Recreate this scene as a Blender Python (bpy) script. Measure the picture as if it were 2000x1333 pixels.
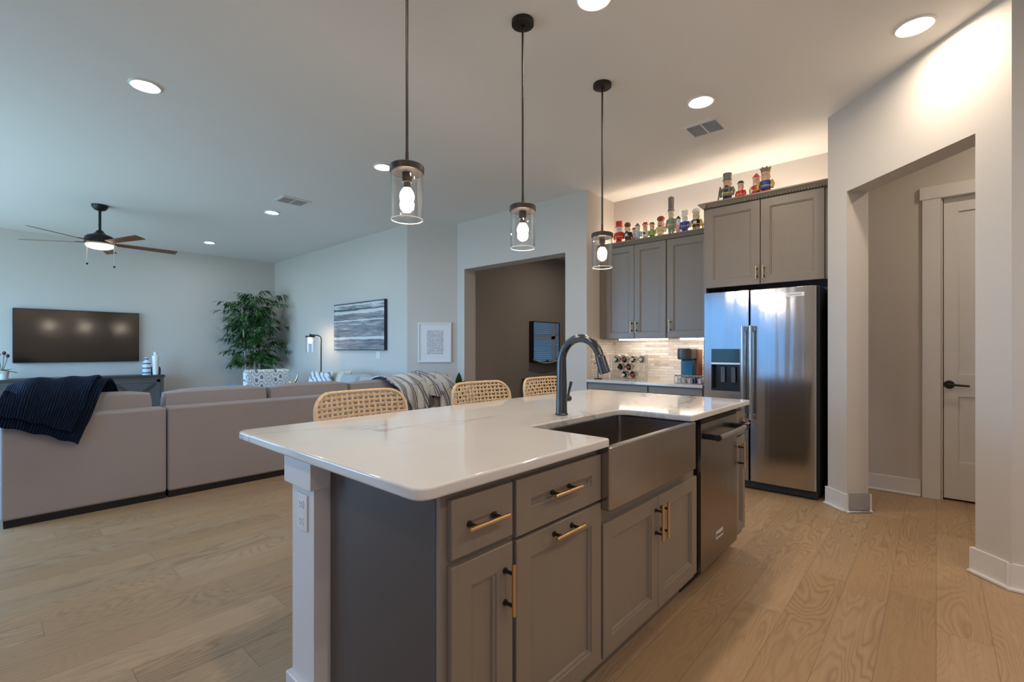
import bpy, bmesh, math, random
from mathutils import Vector, Matrix

random.seed(7)
for o in list(bpy.data.objects):
    bpy.data.objects.remove(o)
scene = bpy.context.scene
COL = scene.collection
PI = math.pi
rad = math.radians

# ------------------------------------------------------------------ camera
cam_d = bpy.data.cameras.new('camera')
cam = bpy.data.objects.new('camera', cam_d)
COL.objects.link(cam)
cam.location = (0, 0, 1.223)
cam.rotation_euler = (rad(90), 0, rad(41.94 - 90))
cam_d.sensor_width = 36.0
cam_d.lens = 36.0 * 922 / 2000
cam_d.shift_y = (681.8 - 666.5) / 2000
cam_d.clip_start = 0.02
scene.camera = cam

# ------------------------------------------------------------------ world, exposure
scene.view_settings.view_transform = 'Standard'
scene.view_settings.look = 'None'
scene.view_settings.exposure = 1.38
scene.view_settings.gamma = 1.0
scene.view_settings.use_curve_mapping = False
scene.cycles.max_bounces = 10
scene.cycles.diffuse_bounces = 6
scene.cycles.glossy_bounces = 5
scene.cycles.transparent_max_bounces = 16
scene.cycles.sample_clamp_indirect = 4.0
scene.cycles.caustics_reflective = False
scene.cycles.caustics_refractive = False
scene.cycles.use_denoising = True

WORLD_STRENGTH = 5.2
world = bpy.data.worlds.new('world')
scene.world = world
world.use_nodes = True
wn = world.node_tree
wn.nodes.clear()
w_out = wn.nodes.new('ShaderNodeOutputWorld')
w_bg = wn.nodes.new('ShaderNodeBackground')
w_tc = wn.nodes.new('ShaderNodeTexCoord')
w_sep = wn.nodes.new('ShaderNodeSeparateXYZ')
w_rmp = wn.nodes.new('ShaderNodeValToRGB')
w_rmp.color_ramp.elements[0].position = 0.44
w_rmp.color_ramp.elements[0].color = (0.25, 0.38, 0.46, 1)
w_rmp.color_ramp.elements[1].position = 0.52
w_rmp.color_ramp.elements[1].color = (0.34, 0.64, 1.0, 1)
w_mr = wn.nodes.new('ShaderNodeMapRange')
w_mr.inputs[1].default_value = -1
w_mr.inputs[2].default_value = 1
wn.links.new(w_tc.outputs['Generated'], w_sep.inputs[0])
wn.links.new(w_sep.outputs['Z'], w_mr.inputs[0])
wn.links.new(w_mr.outputs[0], w_rmp.inputs[0])
wn.links.new(w_rmp.outputs[0], w_bg.inputs['Color'])
w_bg.inputs['Strength'].default_value = WORLD_STRENGTH
wn.links.new(w_bg.outputs[0], w_out.inputs[0])

# lamp colours and strengths (used by the lamps' own builders below)
WARM = (1.0, 0.83, 0.65)
SOFTWARM = (1.0, 0.87, 0.72)
NEUTRAL = (0.82, 0.93, 1.0)
DOWN_L = 130.0          # radiance of a kitchen recessed lens
DOWN_LIVING = 95.0
BULB_L = 55.0
STRIP_UNDER = 9.5
STRIP_OVER = 26.0

# window openings of the west wall (Y0, Y1, Z0, Z1), daylight enters here
WEST_WINDOWS = [(-2.4, -0.5, 0.62, 2.5), (2.25, 4.2, 0.62, 2.5), (4.9, 7.1, 0.06, 2.5), (7.5, 9.9, 0.06, 2.5)]  # first is added unseen for the sofa back; living ones enlarged for daylight
WX = -2.0


def portal(loc, rot, sx, sy):
    d = bpy.data.lights.new('window_portal', 'AREA')
    d.shape = 'RECTANGLE'
    d.size, d.size_y = sx, sy
    d.cycles.is_portal = True
    o = bpy.data.objects.new('window_portal', d)
    o.location = loc
    o.rotation_euler = rot
    COL.objects.link(o)


for (a, b, c, d) in WEST_WINDOWS:
    portal((WX - 0.16, (a + b) / 2, (c + d) / 2), (0, rad(-90), 0), d - c, b - a)
portal((9.62, 4.1, 1.5), (0, rad(90), 0), 1.5, 1.8)


# ------------------------------------------------------------------ materials
class NT:
    def __init__(self, name):
        self.mat = bpy.data.materials.new(name)
        self.mat.use_nodes = True
        self.t = self.mat.node_tree
        self.bsdf = self.t.nodes['Principled BSDF']
        self.out = self.t.nodes['Material Output']

    def put(self, sock, v):
        if v is None:
            return
        if hasattr(v, 'is_output'):
            self.t.links.new(v, sock)
        else:
            sock.default_value = v

    def n(self, typ, ins=None, **props):
        nd = self.t.nodes.new(typ)
        for k, v in props.items():
            setattr(nd, k, v)
        for k, v in (ins or {}).items():
            self.put(nd.inputs[k], v)
        return nd

    def m(self, op, a, b=None, c=None):
        nd = self.t.nodes.new('ShaderNodeMath')
        nd.operation = op
        self.put(nd.inputs[0], a)
        self.put(nd.inputs[1], b)
        self.put(nd.inputs[2], c)
        return nd.outputs[0]

    def coord(self, kind='Object'):
        return self.n('ShaderNodeTexCoord').outputs[kind]

    def mapping(self, vec, scale=(1, 1, 1), rot=(0, 0, 0), loc=(0, 0, 0)):
        return self.n('ShaderNodeMapping', {'Vector': vec, 'Scale': scale, 'Rotation': rot, 'Location': loc}).outputs[0]

    def noise(self, vec, scale, detail=3, rough=0.5, dist=0.0):
        return self.n('ShaderNodeTexNoise', {'Vector': vec, 'Scale': scale, 'Detail': detail, 'Roughness': rough, 'Distortion': dist}).outputs['Fac']

    def ramp(self, fac, stops):
        nd = self.n('ShaderNodeValToRGB', {'Fac': fac})
        el = nd.color_ramp.elements
        while len(el) > 1:
            el.remove(el[-1])
        el[0].position, el[0].color = stops[0][0], (*stops[0][1], 1)
        for p, c in stops[1:]:
            e = el.new(p)
            e.color = (*c, 1)
        return nd.outputs[0]

    def mix(self, fac, a, b, blend='MIX'):
        nd = self.n('ShaderNodeMix', data_type='RGBA', blend_type=blend)
        self.put(nd.inputs[0], fac)
        self.put(nd.inputs[6], (*a, 1) if isinstance(a, tuple) else a)
        self.put(nd.inputs[7], (*b, 1) if isinstance(b, tuple) else b)
        return nd.outputs[2]

    def bump(self, h, strength=0.2, dist=0.01):
        nd = self.n('ShaderNodeBump', {'Height': h, 'Strength': strength, 'Distance': dist})
        self.t.links.new(nd.outputs[0], self.bsdf.inputs['Normal'])

    def setp(self, **kw):
        names = {'color': 'Base Color', 'rough': 'Roughness', 'metal': 'Metallic', 'spec': 'Specular IOR Level',
                 'coat': 'Coat Weight', 'coat_rough': 'Coat Roughness', 'sheen': 'Sheen Weight', 'aniso': 'Anisotropic'}
        for k, v in kw.items():
            s = self.bsdf.inputs[names[k]]
            if isinstance(v, tuple):
                v = (*v, 1)
            self.put(s, v)
        return self


def plain(name, col, rough=0.5, metal=0.0, vary=0.06, scale=30, bump=0.0, bscale=200, **kw):
    q = NT(name)
    co = q.coord()
    f = q.noise(co, scale, 2)
    lo = tuple(max(0, c * (1 - vary)) for c in col)
    hi = tuple(min(1, c * (1 + vary)) for c in col)
    q.setp(color=q.mix(f, lo, hi), rough=rough, metal=metal, **kw)
    if bump:
        q.bump(q.noise(co, bscale, 2), bump, 0.002)
    return q.mat


def emit(name, col, strength):
    q = NT(name)
    q.t.nodes.remove(q.bsdf)
    e = q.n('ShaderNodeEmission', {'Color': (*col, 1), 'Strength': strength})
    q.t.links.new(e.outputs[0], q.out.inputs[0])
    return q.mat


def thin_glass(name, tint=(0.992, 0.994, 0.994), gloss=1.0, ior=1.45, rough=0.01):
    q = NT(name)
    q.t.nodes.remove(q.bsdf)
    tr = q.n('ShaderNodeBsdfTransparent', {'Color': (*tint, 1)})
    gl = q.n('ShaderNodeBsdfGlossy', {'Roughness': rough})
    lw = q.n('ShaderNodeLayerWeight', {'Blend': 0.5})
    f = q.m('ADD', 0.03 * gloss, q.m('MULTIPLY', q.m('POWER', lw.outputs['Facing'], 2.6), 0.55 * gloss))
    mx = q.n('ShaderNodeMixShader', {0: f})
    q.t.links.new(tr.outputs[0], mx.inputs[1])
    q.t.links.new(gl.outputs[0], mx.inputs[2])
    q.t.links.new(mx.outputs[0], q.out.inputs[0])
    return q.mat


def paint(name, col, bump=0.12):
    q = NT(name)
    co = q.coord()
    a = q.noise(co, 9, 3, 0.55, 0.6)
    b = q.noise(co, 90, 2)
    q.setp(color=q.mix(b, tuple(c * 0.97 for c in col), col), rough=0.75, spec=0.25)
    q.bump(q.m('ADD', q.m('MULTIPLY', a, 0.7), q.m('MULTIPLY', b, 0.3)), bump, 0.006)
    return q.mat


def floor_mat():
    q = NT('oak_plank_floor')
    co = q.coord()
    s = q.n('ShaderNodeSeparateXYZ', {0: co})
    x, y = s.outputs[0], s.outputs[1]
    W = 0.176
    ry = q.m('DIVIDE', y, W)
    row = q.m('FLOOR', ry)
    fy = q.m('FRACT', ry)
    rnd = q.n('ShaderNodeTexWhiteNoise', {'W': row}, noise_dimensions='1D').outputs[0]
    lx = q.m('DIVIDE', q.m('ADD', x, q.m('MULTIPLY', rnd, 9.7)), 1.45)
    idx = q.m('FLOOR', lx)
    fx = q.m('FRACT', lx)
    pid = q.m('ADD', q.m('MULTIPLY', row, 17.31), q.m('MULTIPLY', idx, 5.77))
    pr = q.n('ShaderNodeTexWhiteNoise', {'W': pid}, noise_dimensions='1D')
    p1 = pr.outputs[0]
    off = q.m('MULTIPLY', p1, 43.0)
    v = q.n('ShaderNodeCombineXYZ', {0: q.m('ADD', x, off), 1: y, 2: off}).outputs[0]
    # cathedral grain: contour lines of a stretched noise field
    field = q.noise(q.mapping(v, (0.9, 5.4, 1)), 1.0, 2.2, 0.45, 0.35)
    cont = q.m('FRACT', q.m('MULTIPLY', field, 30.0))
    lines = q.m('POWER', q.m('ABSOLUTE', q.m('SUBTRACT', q.m('MULTIPLY', cont, 2.0), 1.0)), 2.2)
    mask = q.ramp(q.noise(q.mapping(v, (0.6, 1.2, 1)), 1.7, 1), [(0.38, (0.25, 0.25, 0.25)), (0.62, (1, 1, 1))])
    fine = q.noise(q.mapping(v, (2.2, 60, 1)), 2.0, 3, 0.6)
    tone = q.ramp(p1, [(0.0, (0.335, 0.222, 0.125)), (0.35, (0.385, 0.26, 0.148)), (0.7, (0.425, 0.292, 0.175)), (1.0, (0.37, 0.262, 0.16))])
    dark = q.mix(1.0, tone, (0.56, 0.49, 0.43), 'MULTIPLY')
    c1 = q.mix(q.m('MULTIPLY', q.m('MULTIPLY', lines, mask), 0.7), tone, dark)
    c2 = q.mix(q.m('MULTIPLY', q.m('SUBTRACT', fine, 0.35), 0.55), c1, dark)
    ey = q.m('MINIMUM', fy, q.m('SUBTRACT', 1.0, fy))
    ex = q.m('MINIMUM', fx, q.m('SUBTRACT', 1.0, fx))
    seam = q.m('MAXIMUM', q.m('LESS_THAN', ey, 0.009), q.m('LESS_THAN', ex, 0.0011))
    c3 = q.mix(q.m('MULTIPLY', seam, 0.45), c2, (0.10, 0.062, 0.035))
    q.setp(color=c3, rough=q.m('ADD', 0.36, q.m('MULTIPLY', fine, 0.16)), spec=0.4)
    h = q.m('SUBTRACT', q.m('MULTIPLY', lines, 0.15), q.m('MULTIPLY', seam, 1.0))
    q.bump(h, 0.18, 0.003)
    return q.mat


def quartz(name):
    q = NT(name)
    co = q.coord()
    wv = q.n('ShaderNodeTexNoise', {'Vector': q.mapping(co, (0.8, 1.5, 1), (0, 0, 0.6)), 'Scale': 1.5, 'Detail': 5, 'Roughness': 0.55, 'Distortion': 0.9})
    a = q.m('ABSOLUTE', q.m('SUBTRACT', wv.outputs['Fac'], 0.5))
    vein = q.ramp(a, [(0.0, (1, 1, 1)), (0.008, (0.55, 0.55, 0.55)), (0.022, (0, 0, 0))])
    area = q.ramp(q.noise(co, 1.3, 2), [(0.45, (0, 0, 0)), (0.62, (1, 1, 1))])
    k = q.m('MULTIPLY', q.m('MULTIPLY', vein, area), 0.6)
    base = q.mix(q.noise(co, 3, 3), (0.62, 0.61, 0.60), (0.68, 0.67, 0.66))
    q.setp(color=q.mix(k, base, (0.27, 0.25, 0.23)), rough=0.07, spec=0.55)
    return q.mat


def cabinet_paint(name, col, rough=0.34):
    q = NT(name)
    co = q.coord()
    g = q.noise(q.mapping(co, (60, 60, 2.5)), 1.0, 3, 0.6)
    q.setp(color=q.mix(g, tuple(c * 0.93 for c in col), tuple(c * 1.05 for c in col)), rough=rough, spec=0.45)
    q.bump(g, 0.05, 0.001)
    return q.mat


def steel(name, col=(0.56, 0.55, 0.54), rough=0.2, vertical=True, wav=0.25):
    q = NT(name)
    co = q.coord()
    sc = (13, 13, 0.55) if vertical else (0.9, 0.9, 8)
    w = q.noise(q.mapping(co, sc), 1.0, 1.5, 0.4)
    br = q.noise(q.mapping(co, (3, 3, 400) if not vertical else (400, 400, 3)), 1.0, 2)
    q.setp(color=q.mix(br, tuple(c * 0.94 for c in col), col), rough=q.m('ADD', rough, q.m('MULTIPLY', br, 0.05)), metal=1.0)
    q.bump(w, wav, 0.012)
    return q.mat


def fabric(name, col, scale=420, bump=0.25, vary=0.10, rough=0.95):
    q = NT(name)
    co = q.coord()
    a = q.noise(co, scale, 2)
    b = q.noise(co, 6, 3)
    f = q.m('ADD', q.m('MULTIPLY', a, 0.6), q.m('MULTIPLY', b, 0.4))
    q.setp(color=q.mix(f, tuple(c * (1 - vary) for c in col), tuple(min(1, c * (1 + vary)) for c in col)), rough=rough, spec=0.15, sheen=0.15)
    q.bump(q.m('ADD', a, q.m('MULTIPLY', b, 1.2)), bump, 0.004)
    return q.mat


def stone_tile():
    q = NT('stacked_stone_tile')
    co = q.coord()
    s = q.n('ShaderNodeSeparateXYZ', {0: co})
    run = q.m('ADD', s.outputs[0], s.outputs[1])
    br = q.n('ShaderNodeTexBrick', {'Vector': q.n('ShaderNodeCombineXYZ', {0: run, 1: s.outputs[2], 2: 0}).outputs[0],
                                    'Color1': (0, 0, 0, 1), 'Color2': (1, 1, 1, 1), 'Mortar': (0.3, 0.3, 0.3, 1), 'Scale': 1.0,
                                    'Mortar Size': 0.0022, 'Brick Width': 0.17, 'Row Height': 0.031, 'Bias': 0.0})
    br.offset = 0.37
    nz = q.noise(q.mapping(co, (14, 14, 30)), 1.0, 4, 0.6)
    t = q.m('ADD', q.m('MULTIPLY', br.outputs['Color'], 0.65), q.m('MULTIPLY', nz, 0.4))
    col = q.ramp(t, [(0.12, (0.44, 0.39, 0.33)), (0.3, (0.66, 0.60, 0.53)), (0.55, (0.78, 0.73, 0.67)), (0.95, (0.85, 0.82, 0.77))])
    q.setp(color=q.mix(q.m('MULTIPLY', br.outputs['Fac'], 0.5), col, (0.30, 0.26, 0.21)), rough=0.6)
    q.bump(q.m('SUBTRACT', q.m('ADD', q.m('MULTIPLY', br.outputs['Color'], 0.6), q.m('MULTIPLY', nz, 0.5)), br.outputs['Fac']), 0.5, 0.006)
    return q.mat


def seascape():
    q = NT('striped_canvas_print')
    co = q.coord()
    s = q.n('ShaderNodeSeparateXYZ', {0: co})
    nz = q.noise(q.mapping(co, (1, 1.5, 16)), 1.6, 4, 0.6, 0.4)
    nb = q.noise(q.mapping(co, (1, 0.5, 5)), 1.6, 2, 0.5, 0.2)
    base = q.ramp(q.m('ADD', q.m('MULTIPLY', nz, 0.6), q.m('MULTIPLY', nb, 0.45)),
                  [(0.36, (0.05, 0.07, 0.10)), (0.46, (0.17, 0.185, 0.21)), (0.56, (0.26, 0.26, 0.28)), (0.68, (0.60, 0.62, 0.64))])
    z = s.outputs[2]
    wob = q.m('MULTIPLY', q.m('SUBTRACT', nz, 0.5), 0.06)
    zz = q.m('ADD', z, wob)
    band = None
    for zc, hw in ((0.632, 0.024), (0.49, 0.012), (0.20, 0.022), (0.75, 0.012)):
        b = q.m('LESS_THAN', q.m('ABSOLUTE', q.m('SUBTRACT', zz, zc)), hw)
        band = b if band is None else q.m('MAXIMUM', band, b)
    dk = q.m('LESS_THAN', q.m('ABSOLUTE', q.m('SUBTRACT', zz, 0.672)), 0.012)
    c = q.mix(q.m('MULTIPLY', band, 0.8), base, (0.70, 0.72, 0.74))
    c = q.mix(q.m('MULTIPLY', dk, 0.75), c, (0.03, 0.04, 0.06))
    q.setp(color=c, rough=0.7)
    return q.mat


def stripes(name, a, b, rot, freq, thr=0.5, dist=1.5, soft=0.12, rough=0.9):
    q = NT(name)
    co = q.coord()
    w = q.n('ShaderNodeTexWave', {'Vector': q.mapping(co, (1, 1, 1), rot), 'Scale': freq, 'Distortion': dist, 'Detail': 2.0, 'Detail Scale': 1.5})
    f = q.ramp(w.outputs['Fac'], [(max(0, thr - soft), (0, 0, 0)), (min(1, thr + soft), (1, 1, 1))])
    q.setp(color=q.mix(f, a, b), rough=rough, spec=0.15)
    q.bump(q.noise(co, 300, 2), 0.15, 0.003)
    return q.mat


def maze_pattern():
    q = NT('blue_white_lattice_fabric')
    co = q.coord()
    s = q.n('ShaderNodeSeparateXYZ', {0: co})
    sc = 20.0
    u = q.m('MULTIPLY', s.outputs[0], sc)
    v = q.m('MULTIPLY', s.outputs[2], sc)
    a = q.m('ADD', q.m('SINE', q.m('ADD', u, v)), q.m('SINE', q.m('SUBTRACT', v, u)))
    b = q.m('ADD', a, q.m('MULTIPLY', q.m('SINE', q.m('ADD', q.m('MULTIPLY', u, 2.0), q.m('MULTIPLY', v, 1.0))), 0.9))
    f = q.m('LESS_THAN', q.m('ABSOLUTE', q.m('SINE', q.m('MULTIPLY', b, 2.1))), 0.42)
    q.setp(color=q.mix(f, (0.74, 0.76, 0.78), (0.16, 0.22, 0.30)), rough=0.9, spec=0.15)
    return q.mat


def print_grid():
    q = NT('white_print_with_dark_marks')
    uv = q.coord('UV')
    s = q.n('ShaderNodeSeparateXYZ', {0: uv})
    u, v = s.outputs[0], s.outputs[1]
    gu = q.m('MULTIPLY', q.m('SUBTRACT', u, 0.24), 11 / 0.56)
    gv = q.m('MULTIPLY', q.m('SUBTRACT', v, 0.17), 15 / 0.67)
    cu, cv = q.m('FRACT', gu), q.m('FRACT', gv)
    wn_ = q.n('ShaderNodeTexWhiteNoise', {'Vector': q.n('ShaderNodeCombineXYZ', {0: q.m('FLOOR', gu), 1: q.m('FLOOR', gv), 2: 0}).outputs[0]}, noise_dimensions='3D').outputs[0]
    d = q.m('ADD', q.m('POWER', q.m('SUBTRACT', cu, 0.5), 2.0), q.m('POWER', q.m('SUBTRACT', cv, 0.5), 2.0))
    ring = q.m('LESS_THAN', q.m('ABSOLUTE', q.m('SUBTRACT', d, q.m('MULTIPLY', wn_, 0.09))), 0.05)
    ins = q.m('MULTIPLY', q.m('MULTIPLY', q.m('GREATER_THAN', u, 0.24), q.m('LESS_THAN', u, 0.80)),
              q.m('MULTIPLY', q.m('GREATER_THAN', v, 0.17), q.m('LESS_THAN', v, 0.84)))
    q.setp(color=q.mix(q.m('MULTIPLY', ring, ins), (0.80, 0.80, 0.82), (0.06, 0.065, 0.09)), rough=0.35)
    return q.mat


def throw_navy():
    q = NT('navy_ribbed_plush')
    co = q.coord('UV')
    w = q.n('ShaderNodeTexWave', {'Vector': q.mapping(co, (1, 1, 1)), 'Scale': 11.0, 'Distortion': 0.6, 'Detail': 1.0})
    nz = q.noise(q.mapping(co, (60, 14, 1)), 1.0, 3)
    f = q.m('MULTIPLY', w.outputs['Fac'], q.m('ADD', 0.35, nz))
    q.setp(color=q.ramp(f, [(0.1, (0.0008, 0.0018, 0.006)), (0.6, (0.0025, 0.006, 0.020)), (0.95, (0.012, 0.035, 0.10))]), rough=0.8, spec=0.15, sheen=0.10)  # top ramp stop paints blue highlights onto the ribs
    q.bsdf.inputs['Sheen Tint'].default_value = (0.05, 0.18, 0.55, 1)
    q.bsdf.inputs['Sheen Roughness'].default_value = 0.35
    q.bump(q.m('ADD', w.outputs['Fac'], q.m('MULTIPLY', nz, 0.5)), 0.5, 0.01)
    return q.mat


def throw_plaid():
    q = NT('cream_blue_plaid_weave')
    co = q.coord('UV')
    s = q.n('ShaderNodeSeparateXYZ', {0: q.mapping(co, (1, 1, 1), (0, 0, 0.3))})
    u, v = q.m('MULTIPLY', s.outputs[0], 6.5), q.m('MULTIPLY', s.outputs[1], 4.0)
    fu, fv = q.m('FRACT', u), q.m('FRACT', v)
    a = q.m('LESS_THAN', fu, 0.52)
    a2 = q.m('MULTIPLY', q.m('LESS_THAN', q.m('FRACT', q.m('MULTIPLY', fu, 6.0)), 0.42), 1.7)
    b = q.m('LESS_THAN', fv, 0.02)
    nz = q.noise(q.mapping(co, (90, 90, 1)), 1.0, 2)
    dk = q.m('MULTIPLY', q.m('MAXIMUM', q.m('SUBTRACT', a, q.m('MULTIPLY', a2, 0.55)), b), q.m('ADD', 0.55, q.m('MULTIPLY', nz, 0.5)))
    base = q.mix(nz, (0.56, 0.55, 0.54), (0.74, 0.73, 0.73))
    q.setp(color=q.mix(dk, base, (0.025, 0.04, 0.085)), rough=0.95, spec=0.1)
    q.bump(nz, 0.3, 0.004)
    return q.mat


M = {}
M['wall'] = paint('greige_wall_paint', (0.60, 0.565, 0.525))
M['wall_dining'] = paint('shaded_dining_wall', (0.40, 0.36, 0.32))  # darker than the other walls: dining room shade put into the colour
M['ceiling'] = paint('ceiling_paint', (0.80, 0.785, 0.765), 0.06)
M['trim'] = plain('white_trim_paint', (0.72, 0.71, 0.70), 0.4, vary=0.02)
M['door'] = plain('white_door_paint', (0.70, 0.69, 0.68), 0.38, vary=0.02)
M['floor'] = floor_mat()
M['quartz'] = quartz('white_quartz')
M['cab'] = cabinet_paint('taupe_cabinet_paint', (0.222, 0.185, 0.150))
M['cab_end'] = cabinet_paint('dark_end_panel', (0.085, 0.066, 0.055), 0.5)  # darker colour than the other cabinet faces
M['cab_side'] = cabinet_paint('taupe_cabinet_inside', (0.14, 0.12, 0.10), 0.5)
M['dark'] = plain('black_recess', (0.012, 0.011, 0.010), 0.7)
M['brass'] = plain('brushed_brass', (0.72, 0.49, 0.24), 0.28, 1.0, bump=0.05)
M['bronze'] = plain('oil_rubbed_bronze', (0.045, 0.038, 0.034), 0.42, 0.7)
M['gunmetal'] = plain('gunmetal_finish', (0.10, 0.105, 0.11), 0.22, 0.9)
M['steel'] = steel('fridge_steel', (0.50, 0.49, 0.48), 0.13, True, 0.16)
M['steel_sink'] = steel('sink_steel', (0.42, 0.38, 0.345), 0.22, False, 0.16)
M['steel_dw'] = steel('dishwasher_steel', (0.30, 0.275, 0.25), 0.2, True, 0.08)
M['chrome'] = plain('polished_steel', (0.55, 0.54, 0.53), 0.16, 1.0)
M['badge'] = plain('badge_silver', (0.75, 0.75, 0.74), 0.35, 0.6)
M['ink'] = plain('dark_lettering', (0.03, 0.03, 0.035), 0.5)
M['fridge_side'] = plain('black_appliance_side', (0.02, 0.02, 0.02), 0.4)
M['niche'] = plain('dispenser_black', (0.012, 0.016, 0.02), 0.2)
M['display'] = plain('dispenser_display', (0.03, 0.08, 0.11), 0.06)
M['glass'] = thin_glass('clear_glass', gloss=1.5)
M['glass_rim'] = plain('painted_gleam_glass_rim', (0.85, 0.87, 0.88), 0.1, vary=0.0, spec=0.8)  # white rim paints in the light a glass edge catches
M['pane'] = thin_glass('window_pane', (0.95, 0.97, 0.98), 0.6)
M['pane_dimming'] = thin_glass('daylight_dimming_pane', (0.30, 0.36, 0.42), 0.6)  # tint made up to dim daylight and keep the fridge reflection blue
M['pane_sky_dimming'] = thin_glass('mirror_sky_dimming_pane', (0.24, 0.28, 0.32), 0.6)  # tint made up to darken the sky seen in the mirror
M['bulb'] = emit('bulb_glow', WARM, BULB_L)
M['lens'] = emit('recessed_lens_glow', WARM, DOWN_L)
M['lens_living'] = emit('living_lens_glow', NEUTRAL, DOWN_LIVING)
M['strip_u'] = emit('under_cabinet_led', WARM, STRIP_UNDER)
M['strip_o'] = emit('over_cabinet_led', WARM, STRIP_OVER)
M['fan_bowl'] = emit('fan_bowl_glow', SOFTWARM, 0.8)
M['lamp_bulb'] = emit('floor_lamp_glow', WARM, 45.0)
M['plastic'] = plain('white_plastic', (0.75, 0.75, 0.74), 0.35, vary=0.01)
M['sofa'] = fabric('oatmeal_sofa_fabric', (0.345, 0.312, 0.310))
M['sofa_base'] = plain('black_sofa_plinth', (0.01, 0.009, 0.008), 0.8)
M['navy'] = throw_navy()
M['plaid'] = throw_plaid()
M['pillow_grey'] = fabric('grey_pillow_fabric', (0.40, 0.40, 0.41))
M['pillow_cream'] = fabric('cream_pillow_fabric', (0.60, 0.56, 0.46))
M['pillow_stripe'] = stripes('marbled_stripe_pillow', (0.70, 0.71, 0.72), (0.20, 0.24, 0.30), (0, 0.6, 0.5), 4.2, 0.72, 5.0, 0.16)
M['maze'] = maze_pattern()
M['rattan'] = plain('natural_rattan', (0.66, 0.50, 0.33), 0.6, vary=0.28, scale=60, bump=0.2)
M['blackwood'] = plain('black_stool_frame', (0.02, 0.018, 0.016), 0.5)
M['console'] = cabinet_paint('weathered_console_paint', (0.085, 0.08, 0.08), 0.5)
M['console_top'] = plain('dark_console_top', (0.045, 0.04, 0.04), 0.4)
M['tv'] = plain('tv_screen_black', (0.003, 0.003, 0.003), 0.11, spec=1.0, vary=0.0, bump=0.25, bscale=2.2)
M['black'] = plain('matte_black', (0.012, 0.012, 0.013), 0.45)
M['canvas'] = seascape()
M['canvas_edge'] = plain('navy_canvas_edge', (0.010, 0.016, 0.035), 0.6)
M['print'] = print_grid()
M['white'] = plain('white_gloss_ceramic', (0.78, 0.78, 0.78), 0.25, vary=0.02)
M['bluewhite'] = stripes('white_blue_banded_glaze', (0.70, 0.72, 0.75), (0.08, 0.16, 0.30), (0, rad(90), 0), 4.0, 0.78, 0.0, 0.04, 0.3)
M['navyglaze'] = plain('navy_glaze', (0.01, 0.035, 0.12), 0.25)
M['leaf'] = plain('bamboo_leaf_green', (0.045, 0.135, 0.036), 0.5, vary=0.55, scale=9)
M['leaf2'] = plain('dark_leaf_green', (0.018, 0.06, 0.016), 0.35, vary=0.4, scale=14)
M['cane'] = plain('pale_bamboo_cane', (0.40, 0.36, 0.28), 0.6, vary=0.25)
M['flower'] = plain('dark_flower', (0.06, 0.025, 0.03), 0.7)
M['basket'] = plain('planter_grey', (0.35, 0.34, 0.33), 0.6)
M['gold'] = plain('gold_leaf', (0.75, 0.56, 0.26), 0.32, 1.0)
M['mirror'] = plain('mirror_glass', (0.85, 0.88, 0.90), 0.015, 1.0, vary=0.0)
M['walnut'] = plain('walnut_blade', (0.17, 0.055, 0.02), 0.35, vary=0.3, scale=12)
M['motor'] = plain('fan_motor_black', (0.02, 0.019, 0.018), 0.4, 0.5)
M['chain'] = plain('pale_chain', (0.55, 0.5, 0.42), 0.4, 0.4)
M['stone'] = stone_tile()
M['shutter'] = plain('white_shutter', (0.65, 0.66, 0.67), 0.4)
M['wine_glass'] = plain('dark_bottle_glass', (0.02, 0.022, 0.014), 0.12)
M['wine_red'] = plain('red_foil', (0.28, 0.02, 0.02), 0.35)
M['wine_cream'] = plain('cream_foil', (0.62, 0.58, 0.48), 0.4)
M['wire'] = plain('pale_wire', (0.62, 0.58, 0.50), 0.3, 0.6)
M['copper'] = plain('copper_brown', (0.36, 0.17, 0.09), 0.35, 0.4)
M['coffee_grey'] = plain('charcoal_plastic', (0.09, 0.09, 0.10), 0.3)
M['tank_blue'] = plain('blue_water_tank', (0.015, 0.13, 0.26), 0.12)


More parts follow.
